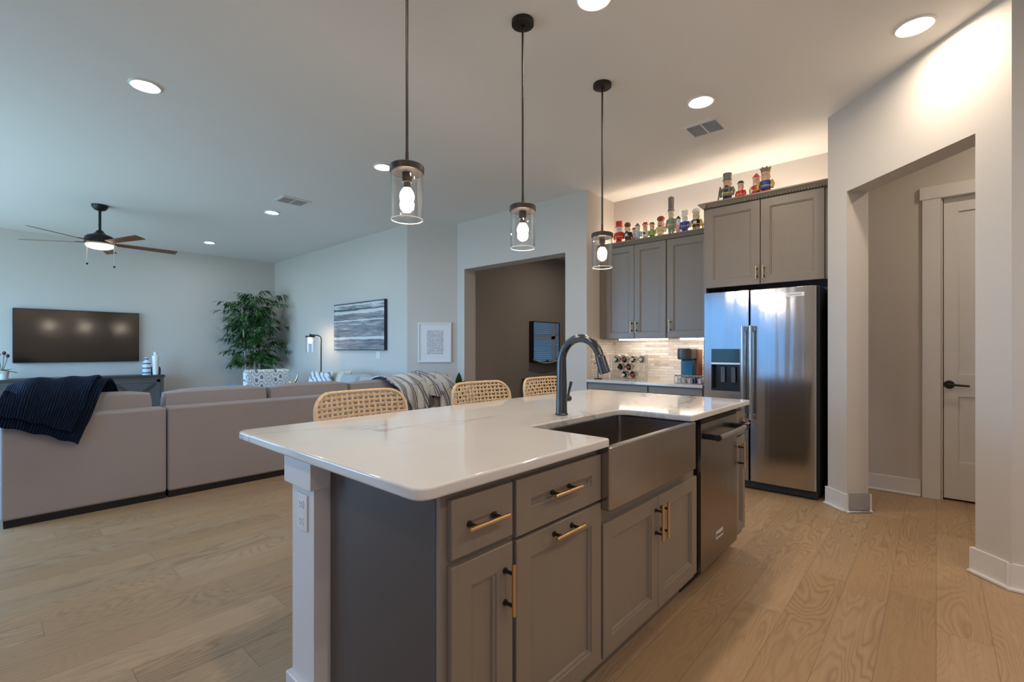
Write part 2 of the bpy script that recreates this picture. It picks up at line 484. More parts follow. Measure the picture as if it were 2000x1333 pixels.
# ------------------------------------------------------------------ mesh helpers
class MB:
    def __init__(self):
        self.bm = bmesh.new()
        self.uv = None

    def _merge(self, b, mi=0, mat=None):
        for f in b.faces:
            f.material_index = mi
        if mat is not None:
            b.transform(mat)
        me = bpy.data.meshes.new('tmp')
        b.to_mesh(me)
        b.free()
        self.bm.from_mesh(me)
        bpy.data.meshes.remove(me)
        return self

    def box(self, x0, y0, z0, x1, y1, z1, bev=0.0, seg=2, mi=0, mat=None):
        b = bmesh.new()
        bmesh.ops.create_cube(b, size=1.0)
        sx, sy, sz = abs(x1 - x0), abs(y1 - y0), abs(z1 - z0)
        c = Vector(((x0 + x1) / 2, (y0 + y1) / 2, (z0 + z1) / 2))
        for v in b.verts:
            v.co = Vector((v.co.x * sx, v.co.y * sy, v.co.z * sz)) + c
        if bev > 0:
            bmesh.ops.bevel(b, geom=b.edges[:], offset=min(bev, sx * .45, sy * .45, sz * .45), segments=seg, profile=0.5, affect='EDGES')
        return self._merge(b, mi, mat)

    def cyl(self, p0, p1, r, r1=None, n=20, mi=0):
        return self.tube([p0, p1], [r, r if r1 is None else r1], n, mi)

    def tube(self, pts, r, n=12, mi=0, caps=True):
        pts = [Vector(p) for p in pts]
        rs = r if isinstance(r, (list, tuple)) else [r] * len(pts)
        b = bmesh.new()
        up = None
        rings = []
        for i, p in enumerate(pts):
            if i == 0:
                t = (pts[1] - p)
            elif i == len(pts) - 1:
                t = (p - pts[i - 1])
            else:
                t = (pts[i + 1] - p).normalized() + (p - pts[i - 1]).normalized()
            t.normalize()
            if up is None:
                up = t.orthogonal().normalized()
            else:
                up = (up - t * up.dot(t)).normalized()
            w = t.cross(up)
            rings.append([b.verts.new(p + (up * math.cos(2 * PI * k / n) + w * math.sin(2 * PI * k / n)) * rs[i]) for k in range(n)])
        for a, c in zip(rings, rings[1:]):
            for k in range(n):
                b.faces.new((a[k], a[(k + 1) % n], c[(k + 1) % n], c[k]))
        if caps:
            b.faces.new(rings[0][::-1])
            b.faces.new(rings[-1])
        bmesh.ops.recalc_face_normals(b, faces=b.faces[:])
        return self._merge(b, mi)

    def lathe(self, prof, c=(0, 0, 0), n=32, mi=0, closed=False, mat=None):
        b = bmesh.new()
        rings = []
        for r, z in prof:
            if r < 1e-6:
                rings.append([b.verts.new((c[0], c[1], c[2] + z))])
            else:
                rings.append([b.verts.new((c[0] + r * math.cos(2 * PI * k / n), c[1] + r * math.sin(2 * PI * k / n), c[2] + z)) for k in range(n)])
        pairs = list(zip(rings, rings[1:]))
        if closed:
            pairs.append((rings[-1], rings[0]))
        for a, d in pairs:
            if len(a) == 1 and len(d) == 1:
                continue
            for k in range(n):
                k2 = (k + 1) % n
                if len(a) == 1:
                    b.faces.new((a[0], d[k2], d[k]))
                elif len(d) == 1:
                    b.faces.new((a[k], a[k2], d[0]))
                else:
                    b.faces.new((a[k], a[k2], d[k2], d[k]))
        bmesh.ops.recalc_face_normals(b, faces=b.faces[:])
        return self._merge(b, mi, mat)

    def ball(self, c, r, sc=(1, 1, 1), n=16, mi=0):
        b = bmesh.new()
        bmesh.ops.create_uvsphere(b, u_segments=n, v_segments=max(6, n * 2 // 3), radius=r)
        for v in b.verts:
            v.co = Vector((v.co.x * sc[0] + c[0], v.co.y * sc[1] + c[1], v.co.z * sc[2] + c[2]))
        return self._merge(b, mi)

    def prism(self, poly, z0, z1, bev=0.0, seg=2, mi=0, mat=None):
        b = bmesh.new()
        lo = [b.verts.new((p[0], p[1], z0)) for p in poly]
        hi = [b.verts.new((p[0], p[1], z1)) for p in poly]
        n = len(poly)
        fb = b.faces.new(lo[::-1])
        ft = b.faces.new(hi)
        for k in range(n):
            b.faces.new((lo[k], lo[(k + 1) % n], hi[(k + 1) % n], hi[k]))
        bmesh.ops.recalc_face_normals(b, faces=b.faces[:])
        if bev > 0:
            es = list(set(ft.edges) | set(fb.edges))
            bmesh.ops.bevel(b, geom=es, offset=bev, segments=seg, profile=0.5, affect='EDGES')
        return self._merge(b, mi, mat)

    def strip(self, p0, p1, nrm, t, z0, z1, bev=0.0, mi=0):
        p0, p1, nrm = Vector(p0), Vector(p1), Vector(nrm).normalized() * t
        return self.prism([p0, p1, p1 + nrm, p0 + nrm], z0, z1, bev, 2, mi)

    def rings(self, rs, mi=0, caps=(True, True)):
        """rs: list of loops (same length lists of points) skinned together"""
        b = bmesh.new()
        vs = [[b.verts.new(p) for p in r] for r in rs]
        n = len(vs[0])
        for a, c in zip(vs, vs[1:]):
            for k in range(n):
                b.faces.new((a[k], a[(k + 1) % n], c[(k + 1) % n], c[k]))
        if caps[0]:
            b.faces.new(vs[0][::-1])
        if caps[1]:
            b.faces.new(vs[-1])
        bmesh.ops.recalc_face_normals(b, faces=b.faces[:])
        return self._merge(b, mi)

    def sheet(self, fn, nu, nv, thick=0.0, mi=0):
        """fn(u,v)->point; keeps u,v as UV"""
        b = bmesh.new()
        uvl = b.loops.layers.uv.new('UVMap')
        g = [[b.verts.new(fn(i / nu, j / nv)) for j in range(nv + 1)] for i in range(nu + 1)]
        for i in range(nu):
            for j in range(nv):
                f = b.faces.new((g[i][j], g[i + 1][j], g[i + 1][j + 1], g[i][j + 1]))
                for lp, (a, c) in zip(f.loops, ((i, j), (i + 1, j), (i + 1, j + 1), (i, j + 1))):
                    lp[uvl].uv = (a / nu, c / nv)
        bmesh.ops.recalc_face_normals(b, faces=b.faces[:])
        if thick:
            bmesh.ops.solidify(b, geom=b.faces[:], thickness=thick)
        return self._merge(b, mi)

    def pillow(self, c, w, h, d, rot=None, n=14, mi=0, p=4.0):
        b = bmesh.new()
        for s in (1, -1):
            g = []
            for i in range(n + 1):
                row = []
                for j in range(n + 1):
                    u, v = 2 * i / n - 1, 2 * j / n - 1
                    k = math.sqrt(max(0, 1 - abs(u) ** p)) * math.sqrt(max(0, 1 - abs(v) ** p))
                    pinch = 1 - 0.07 * (1 - abs(u)) * abs(v) ** 2
                    pinch2 = 1 - 0.07 * (1 - abs(v)) * abs(u) ** 2
                    row.append(b.verts.new((u * w / 2 * pinch2, s * d / 2 * k, v * h / 2 * pinch)))
                g.append(row)
            for i in range(n):
                for j in range(n):
                    b.faces.new((g[i][j], g[i + 1][j], g[i + 1][j + 1], g[i][j + 1]))
        bmesh.ops.remove_doubles(b, verts=b.verts[:], dist=1e-5)
        bmesh.ops.recalc_face_normals(b, faces=b.faces[:])
        m = Matrix.Translation(c) @ (rot or Matrix.Identity(4))
        return self._merge(b, mi, m)

    def text(self, s, size, mat, depth=0.0006, mi=1):
        cu = bpy.data.curves.new('t', 'FONT')
        cu.body = s
        cu.size = size
        cu.align_x, cu.align_y = 'CENTER', 'CENTER'
        cu.extrude = depth
        o = bpy.data.objects.new('t', cu)
        COL.objects.link(o)
        dg = bpy.context.evaluated_depsgraph_get()
        me = bpy.data.meshes.new_from_object(o.evaluated_get(dg))
        b = bmesh.new()
        b.from_mesh(me)
        bpy.data.objects.remove(o)
        bpy.data.curves.remove(cu)
        bpy.data.meshes.remove(me)
        return self._merge(b, mi, mat)


def base_of(p):
    o = Vector((0, 0, 0))
    while p is not None:
        o += Vector(p.location)
        p = p.parent
    return o


def obj(name, mb, mats, parent=None, loc=None, ang=38, label=None):
    """One mesh object; geometry in mb is in world coordinates (or relative to the parent when that stands at the origin)."""
    off = base_of(parent) if parent is not None else Vector(loc or (0, 0, 0))
    bm = mb.bm
    bm.transform(Matrix.Translation(-off))
    ca = rad(ang)
    for f in bm.faces:
        f.smooth = True
    for e in bm.edges:
        e.smooth = not (len(e.link_faces) == 2 and e.calc_face_angle(0) > ca)
    me = bpy.data.meshes.new(name)
    bm.to_mesh(me)
    bm.free()
    for m in (mats if isinstance(mats, (list, tuple)) else [mats]):
        me.materials.append(M[m] if isinstance(m, str) else m)
    o = bpy.data.objects.new(name, me)
    COL.objects.link(o)
    wm = o.modifiers.new('weighted_normals', 'WEIGHTED_NORMAL')
    wm.keep_sharp = True
    wm.weight = 80
    if parent is not None:
        o.parent = parent
    else:
        o.location = off
    if label:
        o['label'] = label
    return o


def tag(o, label, cat, group=None):
    o['label'], o['category'] = label, cat
    if group:
        o['group'] = group
    return o


def thing(name, label, cat, loc=(0, 0, 0), group=None):
    o = bpy.data.objects.new(name, None)
    o.empty_display_size = 0.1
    COL.objects.link(o)
    o.location = loc
    return tag(o, label, cat, group)


def struct(name, mb, mats, parent=None, label=None):
    o = obj(name, mb, mats, parent)
    o['kind'] = 'structure'
    if label:
        o['label'] = label
    return o


def dup(root, loc, label=None, rotz=None):
    r = root.copy()
    COL.objects.link(r)
    r.location = loc
    if rotz is not None:
        r.rotation_euler = (0, 0, rotz)
    if label:
        r['label'] = label
    for ch in list(root.children):
        c = ch.copy()
        COL.objects.link(c)
        c.parent = r
        for g in list(ch.children):
            d = g.copy()
            COL.objects.link(d)
            d.parent = c
    return r


def round_poly(pts, radii, n=5):
    out = []
    N = len(pts)
    for i, (p, r) in enumerate(zip(pts, radii)):
        p = Vector((p[0], p[1], 0))
        a = Vector((*pts[i - 1], 0))
        b = Vector((*pts[(i + 1) % N], 0))
        if r <= 0:
            out.append((p.x, p.y))
            continue
        d1, d2 = (a - p).normalized(), (b - p).normalized()
        s, e = p + d1 * r, p + d2 * r
        for k in range(n + 1):
            t = k / n
            q = s * (1 - t) ** 2 + p * 2 * t * (1 - t) + e * t * t
            out.append((q.x, q.y))
    return out


H = 3.048

# ------------------------------------------------------------------ room shell
struct('floor', MB().box(-2.15, -3.15, -0.12, 9.8, 10.8, 0.0), 'floor')
struct('ceiling', MB().box(-2.15, -3.15, H, 9.8, 10.8, H + 0.15), 'ceiling')
struct('wall_north', MB().box(-2.15, 10.5, 0, 4.3, 10.65, H), 'wall', label='greige wall behind the television')
struct('wall_east', MB().box(4.108, 5.75, 0, 4.25, 10.5, H), 'wall', label='living room wall with the grey canvas')
struct('wall_angled', MB().prism([(4.1085, 5.7499), (4.605, 5.213), (4.68, 5.213), (4.68, 5.34), (4.24, 5.80), (4.13, 5.80)], 0, H), 'wall', label='short angled wall with the white framed print')
# wall with the cased opening towards the dining room
mb = MB()
mb.box(4.605, 5.061, 0, 4.825, 5.213, H).box(4.605, 2.985, 0, 4.825, 3.285, H).box(4.605, 3.285, 2.372, 4.825, 5.061, H)
struct('wall_dining', mb, 'wall', label='wall with the square opening to the dark dining room')
struct('wall_alcove', MB().box(4.825, 2.985, 0, 5.24, 3.135, H), 'wall')
struct('wall_kitchen', MB().box(5.22, 0.5, 0, 5.37, 3.0, H), 'wall', label='kitchen wall behind the cabinets')
# diagonal wall with pantry opening
A, B = Vector((4.445, 0.637, 0)), Vector((3.475, -0.285, 0))
dE = (B - A).normalized()
nE = Vector((-dE.y, dE.x, 0))      # towards the hall
if nE.x < 0:
    nE = -nE
L_, R_ = Vector((4.299, 0.497, 0)), Vector((3.607, -0.159, 0))
TH = 0.165
mb = MB()
mb.prism([A, L_, L_ + nE * TH, (4.60, 0.50), (5.22, 0.50), (5.22, 0.637)], 0, H)
mb.prism([R_, B, (3.475, -0.45), (3.62, -0.45), B + nE * TH * 0.9, R_ + nE * TH], 0, H)
mb.prism([L_, R_, R_ + nE * TH, L_ + nE * TH], 2.40, H)
struct('wall_diagonal', mb, 'wall', label='diagonal wall with the tall opening to the hall')
struct('wall_right', MB().box(3.475, -3.0, 0, 3.62, -0.45, H), 'wall')
mb = MB().box(5.17, -0.03, 0, 5.32, 0.52, H).box(5.17, -1.9, 2.452, 5.32, -0.03, H).box(5.17, -1.9, 0, 5.32, -0.95, 2.452)
struct('wall_hall', mb, 'wall')
struct('wall_light_block', MB().box(5.34, -1.2, 0, 5.40, 0.2, H), 'wall')  # added unseen board behind the door, stops daylight leaking round it
struct('wall_pantry', MB().box(3.6, -2.05, 0, 5.32, -1.9, H), 'wall')
struct('wall_south', MB().box(-2.15, -3.15, 0, 3.62, -3.0, H), 'wall')
mb = MB()
ys = [-3.0] + [v for w in WEST_WINDOWS for v in w[:2]] + [10.5]
for k in range(0, len(ys), 2):
    mb.box(WX - 0.15, ys[k], 0, WX, ys[k + 1], H)
for (a, b, c, d) in WEST_WINDOWS:
    mb.box(WX - 0.15, a, 0, WX, b, c).box(WX - 0.15, a, d, WX, b, H)
struct('wall_west', mb, 'wall')
for i, (a, b, c, d) in enumerate(WEST_WINDOWS):
    mb = MB()
    x0, x1 = WX - 0.11, WX - 0.05
    for (ya, yb, za, zb) in ((a, a + .06, c, d), (b - .06, b, c, d), (a, b, c, c + .06), (a, b, d - .06, d), ((a + b) / 2 - .035, (a + b) / 2 + .035, c, d)):
        mb.box(x0, ya, za, x1, yb, zb)
    mb.box(WX - 0.02, a - 0.05, c - 0.03, WX + 0.05, b + 0.05, c)
    w = struct('window_%d' % (i + 2), mb, 'trim')
    p = obj('pane', MB().box(x0 + .025, a + .03, c + .03, x0 + .031, b - .03, d - .03), 'pane_dimming' if i < 2 else 'pane', w)
# dining room shell
struct('wall_dining_north', MB().box(4.6, 5.70, 0, 9.65, 5.85, H), 'wall_dining', label='taupe dining room wall with the mirror, darkened for shade')
struct('wall_dining_south', MB().box(5.37, 2.85, 0, 9.65, 3.0, H), 'wall_dining')
mb = MB().box(9.5, 3.0, 0, 9.65, 3.2, H).box(9.5, 5.0, 0, 9.65, 5.7, H).box(9.5, 3.2, 0, 9.65, 5.0, 0.75).box(9.5, 3.2, 2.25, 9.65, 5.0, H)
struct('wall_dining_east', mb, 'wall_dining')
mb = MB()
for ya, yb in ((3.2, 3.28), (4.04, 4.16), (4.92, 5.0)):
    mb.box(9.46, ya, 0.75, 9.52, yb, 2.25)
for za in (0.75, 1.46, 2.17):
    mb.box(9.46, 3.2, za, 9.52, 5.0, za + 0.08)
for k in range(30):
    z = 0.80 + k * 0.0485
    mb.box(9.455, 3.2, z, 9.525, 5.0, z + 0.008, mat=Matrix.Translation((9.49, 0, z)) @ Matrix.Rotation(rad(36), 4, 'Y') @ Matrix.Translation((-9.49, 0, -z)))
w4 = struct('window_1', mb, 'shutter')
obj('pane', MB().box(9.58, 3.2, 0.75, 9.586, 5.0, 2.25), 'pane_sky_dimming', w4)

# baseboards with shoe moulding


def baseboard(name, segs, label=None):
    mb = MB()
    for p0, p1, n in segs:
        mb.strip(p0, p1, n, 0.016, 0.0, 0.137, 0.003)
        mb.strip(p0, p1, n, 0.032, 0.0, 0.018, 0.006)
    return struct(name, mb, 'trim', label=label)


JL = L_ + nE * TH
JR = R_ + nE * TH
baseboard('baseboard_pier', [(A - dE * 0.01, L_ + dE * 0.0, -nE), (L_, JL, dE), (L_ - nE * 0.016, L_ - nE * 0.016 + nE * (TH + .03), dE)], 'white baseboard round the pier beside the fridge')
baseboard('baseboard_right', [(R_ - dE * 0.018, B + dE * 0.012, -nE), (R_, JR, -dE), (B + Vector((0, 0.02, 0)), Vector((3.475, -3.0, 0)), Vector((-1, 0, 0)))], 'white baseboard wrapping the right wall corner')
baseboard('baseboard_hall', [((5.17, 0.5, 0), (5.17, 0.095, 0), Vector((-1, 0, 0)))], 'white baseboard left of the hall door')
baseboard('baseboard_north', [((-2, 10.5, 0), (4.1, 10.5, 0), Vector((0, -1, 0)))])
baseboard('baseboard_east', [((4.108, 10.5, 0), (4.108, 5.75, 0), Vector((-1, 0, 0))), ((4.108, 5.75, 0), (4.605, 5.213, 0), Vector((-1, -1, 0))),
                             ((4.605, 5.213, 0), (4.605, 5.061, 0), Vector((-1, 0, 0))), ((4.605, 3.285, 0), (4.605, 2.985, 0), Vector((-1, 0, 0)))])
baseboard('baseboard_dining', [((4.83, 5.70, 0), (9.5, 5.70, 0), Vector((0, -1, 0)))])

# hall door
mb = MB()
mb.box(5.205, -0.045, 0.016, 5.212, -0.945, 2.44)
zs = [0.016, 0.31, 0.845, 1.02, 2.325, 2.44]
yl, yr = -0.045, -0.945
for za, zb in ((0.016, 0.315), (0.84, 1.022), (2.325, 2.44)):
    mb.box(5.193, yl - 0.087, za, 5.206, yr + 0.087, zb, 0.0015, 1)
mb.box(5.193, yl, 0.016, 5.206, yl - 0.088, 2.44, 0.0015, 1).box(5.193, yr + 0.088, 0.016, 5.206, yr, 2.44, 0.0015, 1)
door = struct('door_1', mb, 'door', label='white two panel hall door seen through the opening')
mb = MB()
mb.box(5.148, 0.086, 0, 5.17, -0.028, 2.445, 0.002, 1).box(5.148, -0.967, 0, 5.17, -1.075, 2.445, 0.002, 1)
mb.box(5.142, 0.102, 2.445, 5.17, -1.09, 2.548, 0.002, 1)
mb.box(5.17, -0.016, 0, 5.30, -0.04, 2.452).box(5.17, -0.95, 0, 5.30, -0.97, 2.452).box(5.17, -0.016, 2.442, 5.30, -0.97, 2.455)
struct('trim_2', mb, 'trim', label='white door casing with a wide flat header')
mb = MB()
mb.tube([(5.193, -0.078, 0.934), (5.183, -0.078, 0.934)], [0.034, 0.030], 24).cyl((5.183, -0.078, 0.934), (5.145, -0.078, 0.934), 0.010)
mb.tube([(5.145, -0.072, 0.934), (5.142, -0.10, 0.935), (5.144, -0.15, 0.932), (5.148, -0.195, 0.93)], [0.011, 0.010, 0.009, 0.008], 12)
obj('door_handle', mb, 'bronze', door, label='dark bronze lever handle')

# ------------------------------------------------------------------ cabinet fronts


class Front:
    """maps (u, depth, z) to a cabinet face: 'ny' faces -Y at y=p, 'nx' faces -X at x=p"""

    def __init__(self, kind, p):
        self.k, self.p = kind, p

    def P(self, u, d, z):
        return Vector((u, self.p + d, z)) if self.k == 'ny' else Vector((self.p + d, u, z))

    def box(self, mb, u0, u1, d0, d1, z0, z1, bev=0.0, mi=0):
        a, b = self.P(u0, d0, z0), self.P(u1, d1, z1)
        return mb.box(min(a.x, b.x), min(a.y, b.y), z0, max(a.x, b.x), max(a.y, b.y), z1, bev, 2, mi)

    def shaker(self, mb, u0, u1, z0, z1, s=0.06, th=0.02):
        rs = []
        for ins, d in ((0, th), (0, 0.0025), (0.0025, 0), (s, 0), (s + 0.002, 0.005), (s + 0.009, 0.0065), (s + 0.012, 0.014)):
            rs.append([self.P(u0 + ins, d, z0 + ins), self.P(u1 - ins, d, z0 + ins), self.P(u1 - ins, d, z1 - ins), self.P(u0 + ins, d, z1 - ins)])
        return mb.rings(rs)

    def bar(self, u, z, length, vertical, r=0.0058, so=0.033, spread=0.62):
        mb = MB()
        h = length / 2
        du, dz = (0, h) if vertical else (h, 0)
        mb.tube([self.P(u - du, -so, z - dz), self.P(u - du * .985, -so, z - dz * .985), self.P(u + du * .985, -so, z + dz * .985), self.P(u + du, -so, z + dz)], [r * .8, r, r, r * .8], 14)
        for sgn in (-1, 1):
            q = (u + sgn * du * spread, z + sgn * dz * spread)
            mb.tube([self.P(q[0], 0.001, q[1]), self.P(q[0], -0.004, q[1]), self.P(q[0], -0.005, q[1]), self.P(q[0], -so, q[1])], [0.0085, 0.0085, 0.005, 0.005], 12, mi=1)
        return mb


def door_part(fr, parent, name, u0, u1, z0, z1, handle, s=0.06, mat='cab'):
    mb = MB()
    fr.shaker(mb, u0, u1, z0, z1, s)
    d = obj(name, mb, mat, parent)
    if handle:
        obj('handle', fr.bar(*handle), ['brass', 'bronze'], d, label='brass bar handle on dark posts')
    return d


# ------------------------------------------------------------------ island
FI = Front('ny', 0.865)
TOE = 0.105


def island_cabinet(x0, x1, label, top=0.884):
    t = thing('base_cabinet', label, 'cabinet', (x0, 0.885, 0), 'base cabinets of the island')
    mb = MB()
    mb.box(x0, 0.885, TOE, x1, 1.42, top, 0.001, 1)
    obj('body', mb, 'cab', t)
    obj('toe_kick', MB().box(x0 + 0.002, 0.955, 0, x1 - 0.002, 1.42, TOE), 'cab_side', t)
    return t


t = island_cabinet(0.726, 0.9745, 'narrow taupe island cabinet at the near end, one drawer over one door')
door_part(FI, t, 'drawer', 0.747, 0.967, 0.711, 0.857, (0.847, 0.787, 0.142, False), 0.064)
door_part(FI, t, 'door', 0.747, 0.967, 0.135, 0.694, (0.934, 0.582, 0.138, True), 0.064)
obj('end_panel', MB().box(0.7245, 0.900, TOE, 0.7275, 1.42, 0.884), 'cab_end', t, label='darker end panel')
t = island_cabinet(0.9755, 1.434, 'taupe island cabinet left of the sink with pull-out door')
door_part(FI, t, 'drawer', 0.982, 1.427, 0.698, 0.857, (1.189, 0.788, 0.143, False), 0.062)
door_part(FI, t, 'door', 0.982, 1.427, 0.135, 0.688, (1.200, 0.660, 0.15, False), 0.062)
t = island_cabinet(1.435, 2.315, 'wide taupe sink cabinet with two doors under the apron sink', 0.655)
door_part(FI, t, 'door', 1.442, 1.877, 0.135, 0.606, (1.853, 0.507, 0.15, True), 0.06)
door_part(FI, t, 'door', 1.881, 2.306, 0.135, 0.606, (1.905, 0.507, 0.15, True), 0.06)
obj('side_panel', MB().box(2.296, 0.885, 0.655, 2.314, 1.42, 0.884), 'cab_side', t)
obj('side_panel', MB().box(1.436, 0.885, 0.655, 1.44, 1.42, 0.884), 'cab_side', t)
t = island_cabinet(2.912, 3.086, 'slim taupe island cabinet at the far end beyond the dishwasher')
door_part(FI, t, 'drawer', 2.916, 3.082, 0.715, 0.857, (2.999, 0.78, 0.10, False), 0.045)
door_part(FI, t, 'door', 2.916, 3.082, 0.14, 0.70, (2.955, 0.60, 0.15, True), 0.045)

# countertop with sink notch
pts = [(0.628, 0.835), (1.438, 0.835), (1.438, 1.205), (2.17, 1.205), (2.17, 0.835), (3.08, 0.835), (3.08, 1.965), (0.628, 1.965)]
poly = round_poly(pts, [0.045, 0.016, 0.035, 0.07, 0.016, 0.016, 0.03, 0.045])
ct = obj('island_countertop', MB().prism(poly, 0.8845, 0.915, 0.007, 3), 'quartz', loc=(1.85, 1.4, 0.8845))
tag(ct, 'large white quartz island top with faint grey veins and sink notch', 'countertop')

# sink
t = thing('apron_sink', 'stainless steel farmhouse sink with tall apron front in the island', 'sink', (1.817, 1.04, 0.656))
mb = MB()
X0, X1, Y0, Y1, Z0, Z1 = 1.427, 2.207, 0.83, 1.245, 0.662, 0.884
rs = []


def rr(x0, y0, x1, y1, z, r):
    return [(p[0], p[1], z) for p in round_poly([(x0, y0), (x1, y0), (x1, y1), (x0, y1)], [r] * 4, 4)]


rs = [rr(X0, Y0, X1, Y1, Z0 + 0.006, 0.010), rr(X0, Y0, X1, Y1, Z1 - 0.004, 0.010), rr(X0 + .004, Y0 + .004, X1 - .004, Y1 - .004, Z1, 0.010),
      rr(X0 + .024, Y0 + .026, X1 - .024, Y1 - .026, Z1, 0.02), rr(X0 + .028, Y0 + .030, X1 - .028, Y1 - .028, Z1 - .005, 0.02),
      rr(X0 + .03, Y0 + .033, X1 - .03, Y1 - .03, Z0 + .03, 0.02), rr(X0 + .05, Y0 + .05, X1 - .05, Y1 - .05, Z0 + .012, 0.02)]
rs.insert(0, rr(X0 + .006, Y0 + .006, X1 - .006, Y1 - .006, Z0, 0.010))
mb.rings(rs)
obj('basin', mb, 'steel_sink', t)
mb = MB().lathe([(0.0, 0.0), (0.045, 0.0), (0.05, 0.004), (0.03, 0.006), (0.0, 0.003)], (1.817, 1.10, Z0 + 0.0125), 24)
obj('drain', mb, 'chrome', t)

# faucet
bx, by = 1.789, 1.297
t = thing('kitchen_faucet', 'dark gunmetal gooseneck faucet behind the island sink', 'faucet', (bx, by, 0.915))
mb = MB()
mb.lathe([(0.0, 0.0), (0.028, 0.0), (0.030, 0.003), (0.028, 0.008), (0.0265, 0.012), (0.0248, 0.10), (0.0225, 0.22)], (bx, by, 0.915), 24)
path = [(bx, by, 1.10), (bx, by, 1.165)]
R0 = 0.098
for k in range(1, 15):
    a = PI * 0.93 * k / 14
    path.append((bx + 0.02 * k / 14, by - R0 * (1 - math.cos(a)), 1.165 + R0 * 1.08 * math.sin(a)))
mb.tube(path, [0.0225, 0.0215] + [0.0192] * 14, 18)
obj('spout', mb, 'gunmetal', t)
e = Vector(path[-1])
d = (Vector(path[-1]) - Vector(path[-2])).normalized()
mb = MB()
mb.tube([e - d * 0.006, e, e + d * 0.004, e + d * 0.075, e + d * 0.078], [0.019, 0.022, 0.023, 0.025, 0.020], 20)
mb.box(e.x + 0.012, e.y - 0.018, e.z - 0.05, e.x + 0.027, e.y + 0.002, e.z - 0.022, 0.003)
obj('spray_head', mb, 'gunmetal', t)
mb = MB()
mb.cyl((bx + 0.015, by, 0.988), (bx + 0.060, by, 0.988), 0.0155).tube([(bx + 0.050, by, 0.995), (bx + 0.056, by - 0.002, 1.02), (bx + 0.072, by - 0.004, 1.066)], [0.0055, 0.006, 0.0075], 12)
obj('lever', mb, 'gunmetal', t)

# dishwasher
t = thing('dishwasher', 'dark stainless dishwasher with bar handle set in the island', 'dishwasher', (2.62, 0.88, 0))
obj('body', MB().box(2.322, 0.90, 0.118, 2.908, 1.42, 0.884).box(2.322, 0.955, 0.0, 2.908, 1.42, 0.118), 'dark', t)
dd = obj('door', MB().box(2.345, 0.858, 0.118, 2.903, 0.90, 0.852, 0.003).box(2.35, 0.862, 0.853, 2.90, 0.90, 0.874, mi=1), ['steel_dw', 'dark'], t)
mb = MB()
mb.tube([(2.395, 0.795, 0.785), (2.40, 0.795, 0.785), (2.85, 0.795, 0.785), (2.855, 0.795, 0.785)], [0.012, 0.0135, 0.0135, 0.012], 20)
for x in (2.40, 2.85):
    mb.box(x - 0.012, 0.795, 0.772, x + 0.012, 0.86, 0.80, 0.004, mi=1)
    mb.cyl((x - (0.008 if x < 2.6 else -0.008), 0.795, 0.785), (x + (0.01 if x < 2.6 else -0.01), 0.795, 0.785), 0.0165, mi=1)
obj('handle', mb, ['chrome', 'black'], dd, label='tubular steel handle with black ends')
mb = MB().box(2.55, 0.8545, 0.222, 2.655, 0.859, 0.262, 0.001, 1)
mb.text('KitchenAid', 0.021, Matrix.Translation((2.6025, 0.8542, 0.242)) @ Matrix.Rotation(rad(90), 4, 'X'))
obj('badge', mb, ['badge', 'ink'], dd, label='small silver name badge')

# knee wall carrying the overhang and its end pilaster
kw = struct('wall_island', MB().box(0.73, 1.437, 0, 3.08, 1.592, 0.8845), 'trim', label='white knee wall behind the island cabinets')
t = thing('island_post', 'white square pilaster at the near end of the island', 'post', (0.70, 1.515, 0))
obj('shaft', MB().box(0.68, 1.439, 0.0, 0.729, 1.592, 0.8), 'trim', t)
obj('capital', MB().box(0.661, 1.423, 0.785, 0.729, 1.612, 0.884, 0.0015, 1), 'trim', t)
obj('plinth', MB().box(0.664, 1.423, 0.0, 0.729, 1.608, 0.155, 0.003, 1).box(0.652, 1.411, 0, 0.729, 1.62, 0.018, 0.005, 1), 'trim', t)


def outlet(name, loc, nrm, label, w=0.072, h=0.116, slots=True, gang=1):
    n = Vector(nrm).normalized()
    s = Vector((-n.y, n.x, 0))
    rot = Matrix((( s.x, -n.x, 0, loc[0]), (s.y, -n.y, 0, loc[1]), (0, 0, 1, loc[2]), (0, 0, 0, 1)))
    t = thing(name, label, 'outlet', loc)
    mb = MB().box(-w / 2, -0.006, -h / 2, w / 2, 0.0, h / 2, 0.003, 2, 0, rot)
    obj('plate', mb, 'plastic', t)
    for g in range(gang):
        ux = (g - (gang - 1) / 2) * 0.046
        if slots:
            for sg in (-1, 1):
                mb = MB()
                mb.box(ux - 0.017, -0.0085, sg * 0.0265 - 0.0145, ux + 0.017, -0.004, sg * 0.0265 + 0.0145, 0.002, 1, 0, rot)
                for sx in (-0.007, 0.007):
                    mb.box(ux + sx - 0.001, -0.0088, sg * 0.0265 - 0.002, ux + sx + 0.001, -0.008, sg * 0.0265 + 0.007, 0, 1, 1, rot)
                mb.box(ux - 0.002, -0.0088, sg * 0.0265 - 0.010, ux + 0.002, -0.008, sg * 0.0265 - 0.006, 0, 1, 1, rot)
                obj('receptacle', mb, ['plastic', 'ink'], t)
        else:
            obj('switch', MB().box(ux - 0.017, -0.009, -0.033, ux + 0.017, -0.004, 0.033, 0.002, 1, 0, rot), ['plastic'], t)
    return t


outlet('wall_outlet', (0.68, 1.513, 0.70), (-1, 0, 0), 'white duplex outlet on the island post')
outlet('light_switch', (4.108, 6.51, 1.125), (-1, 0, 0), 'white switch plate under the right end of the grey canvas', 0.118, 0.116, False, 2)

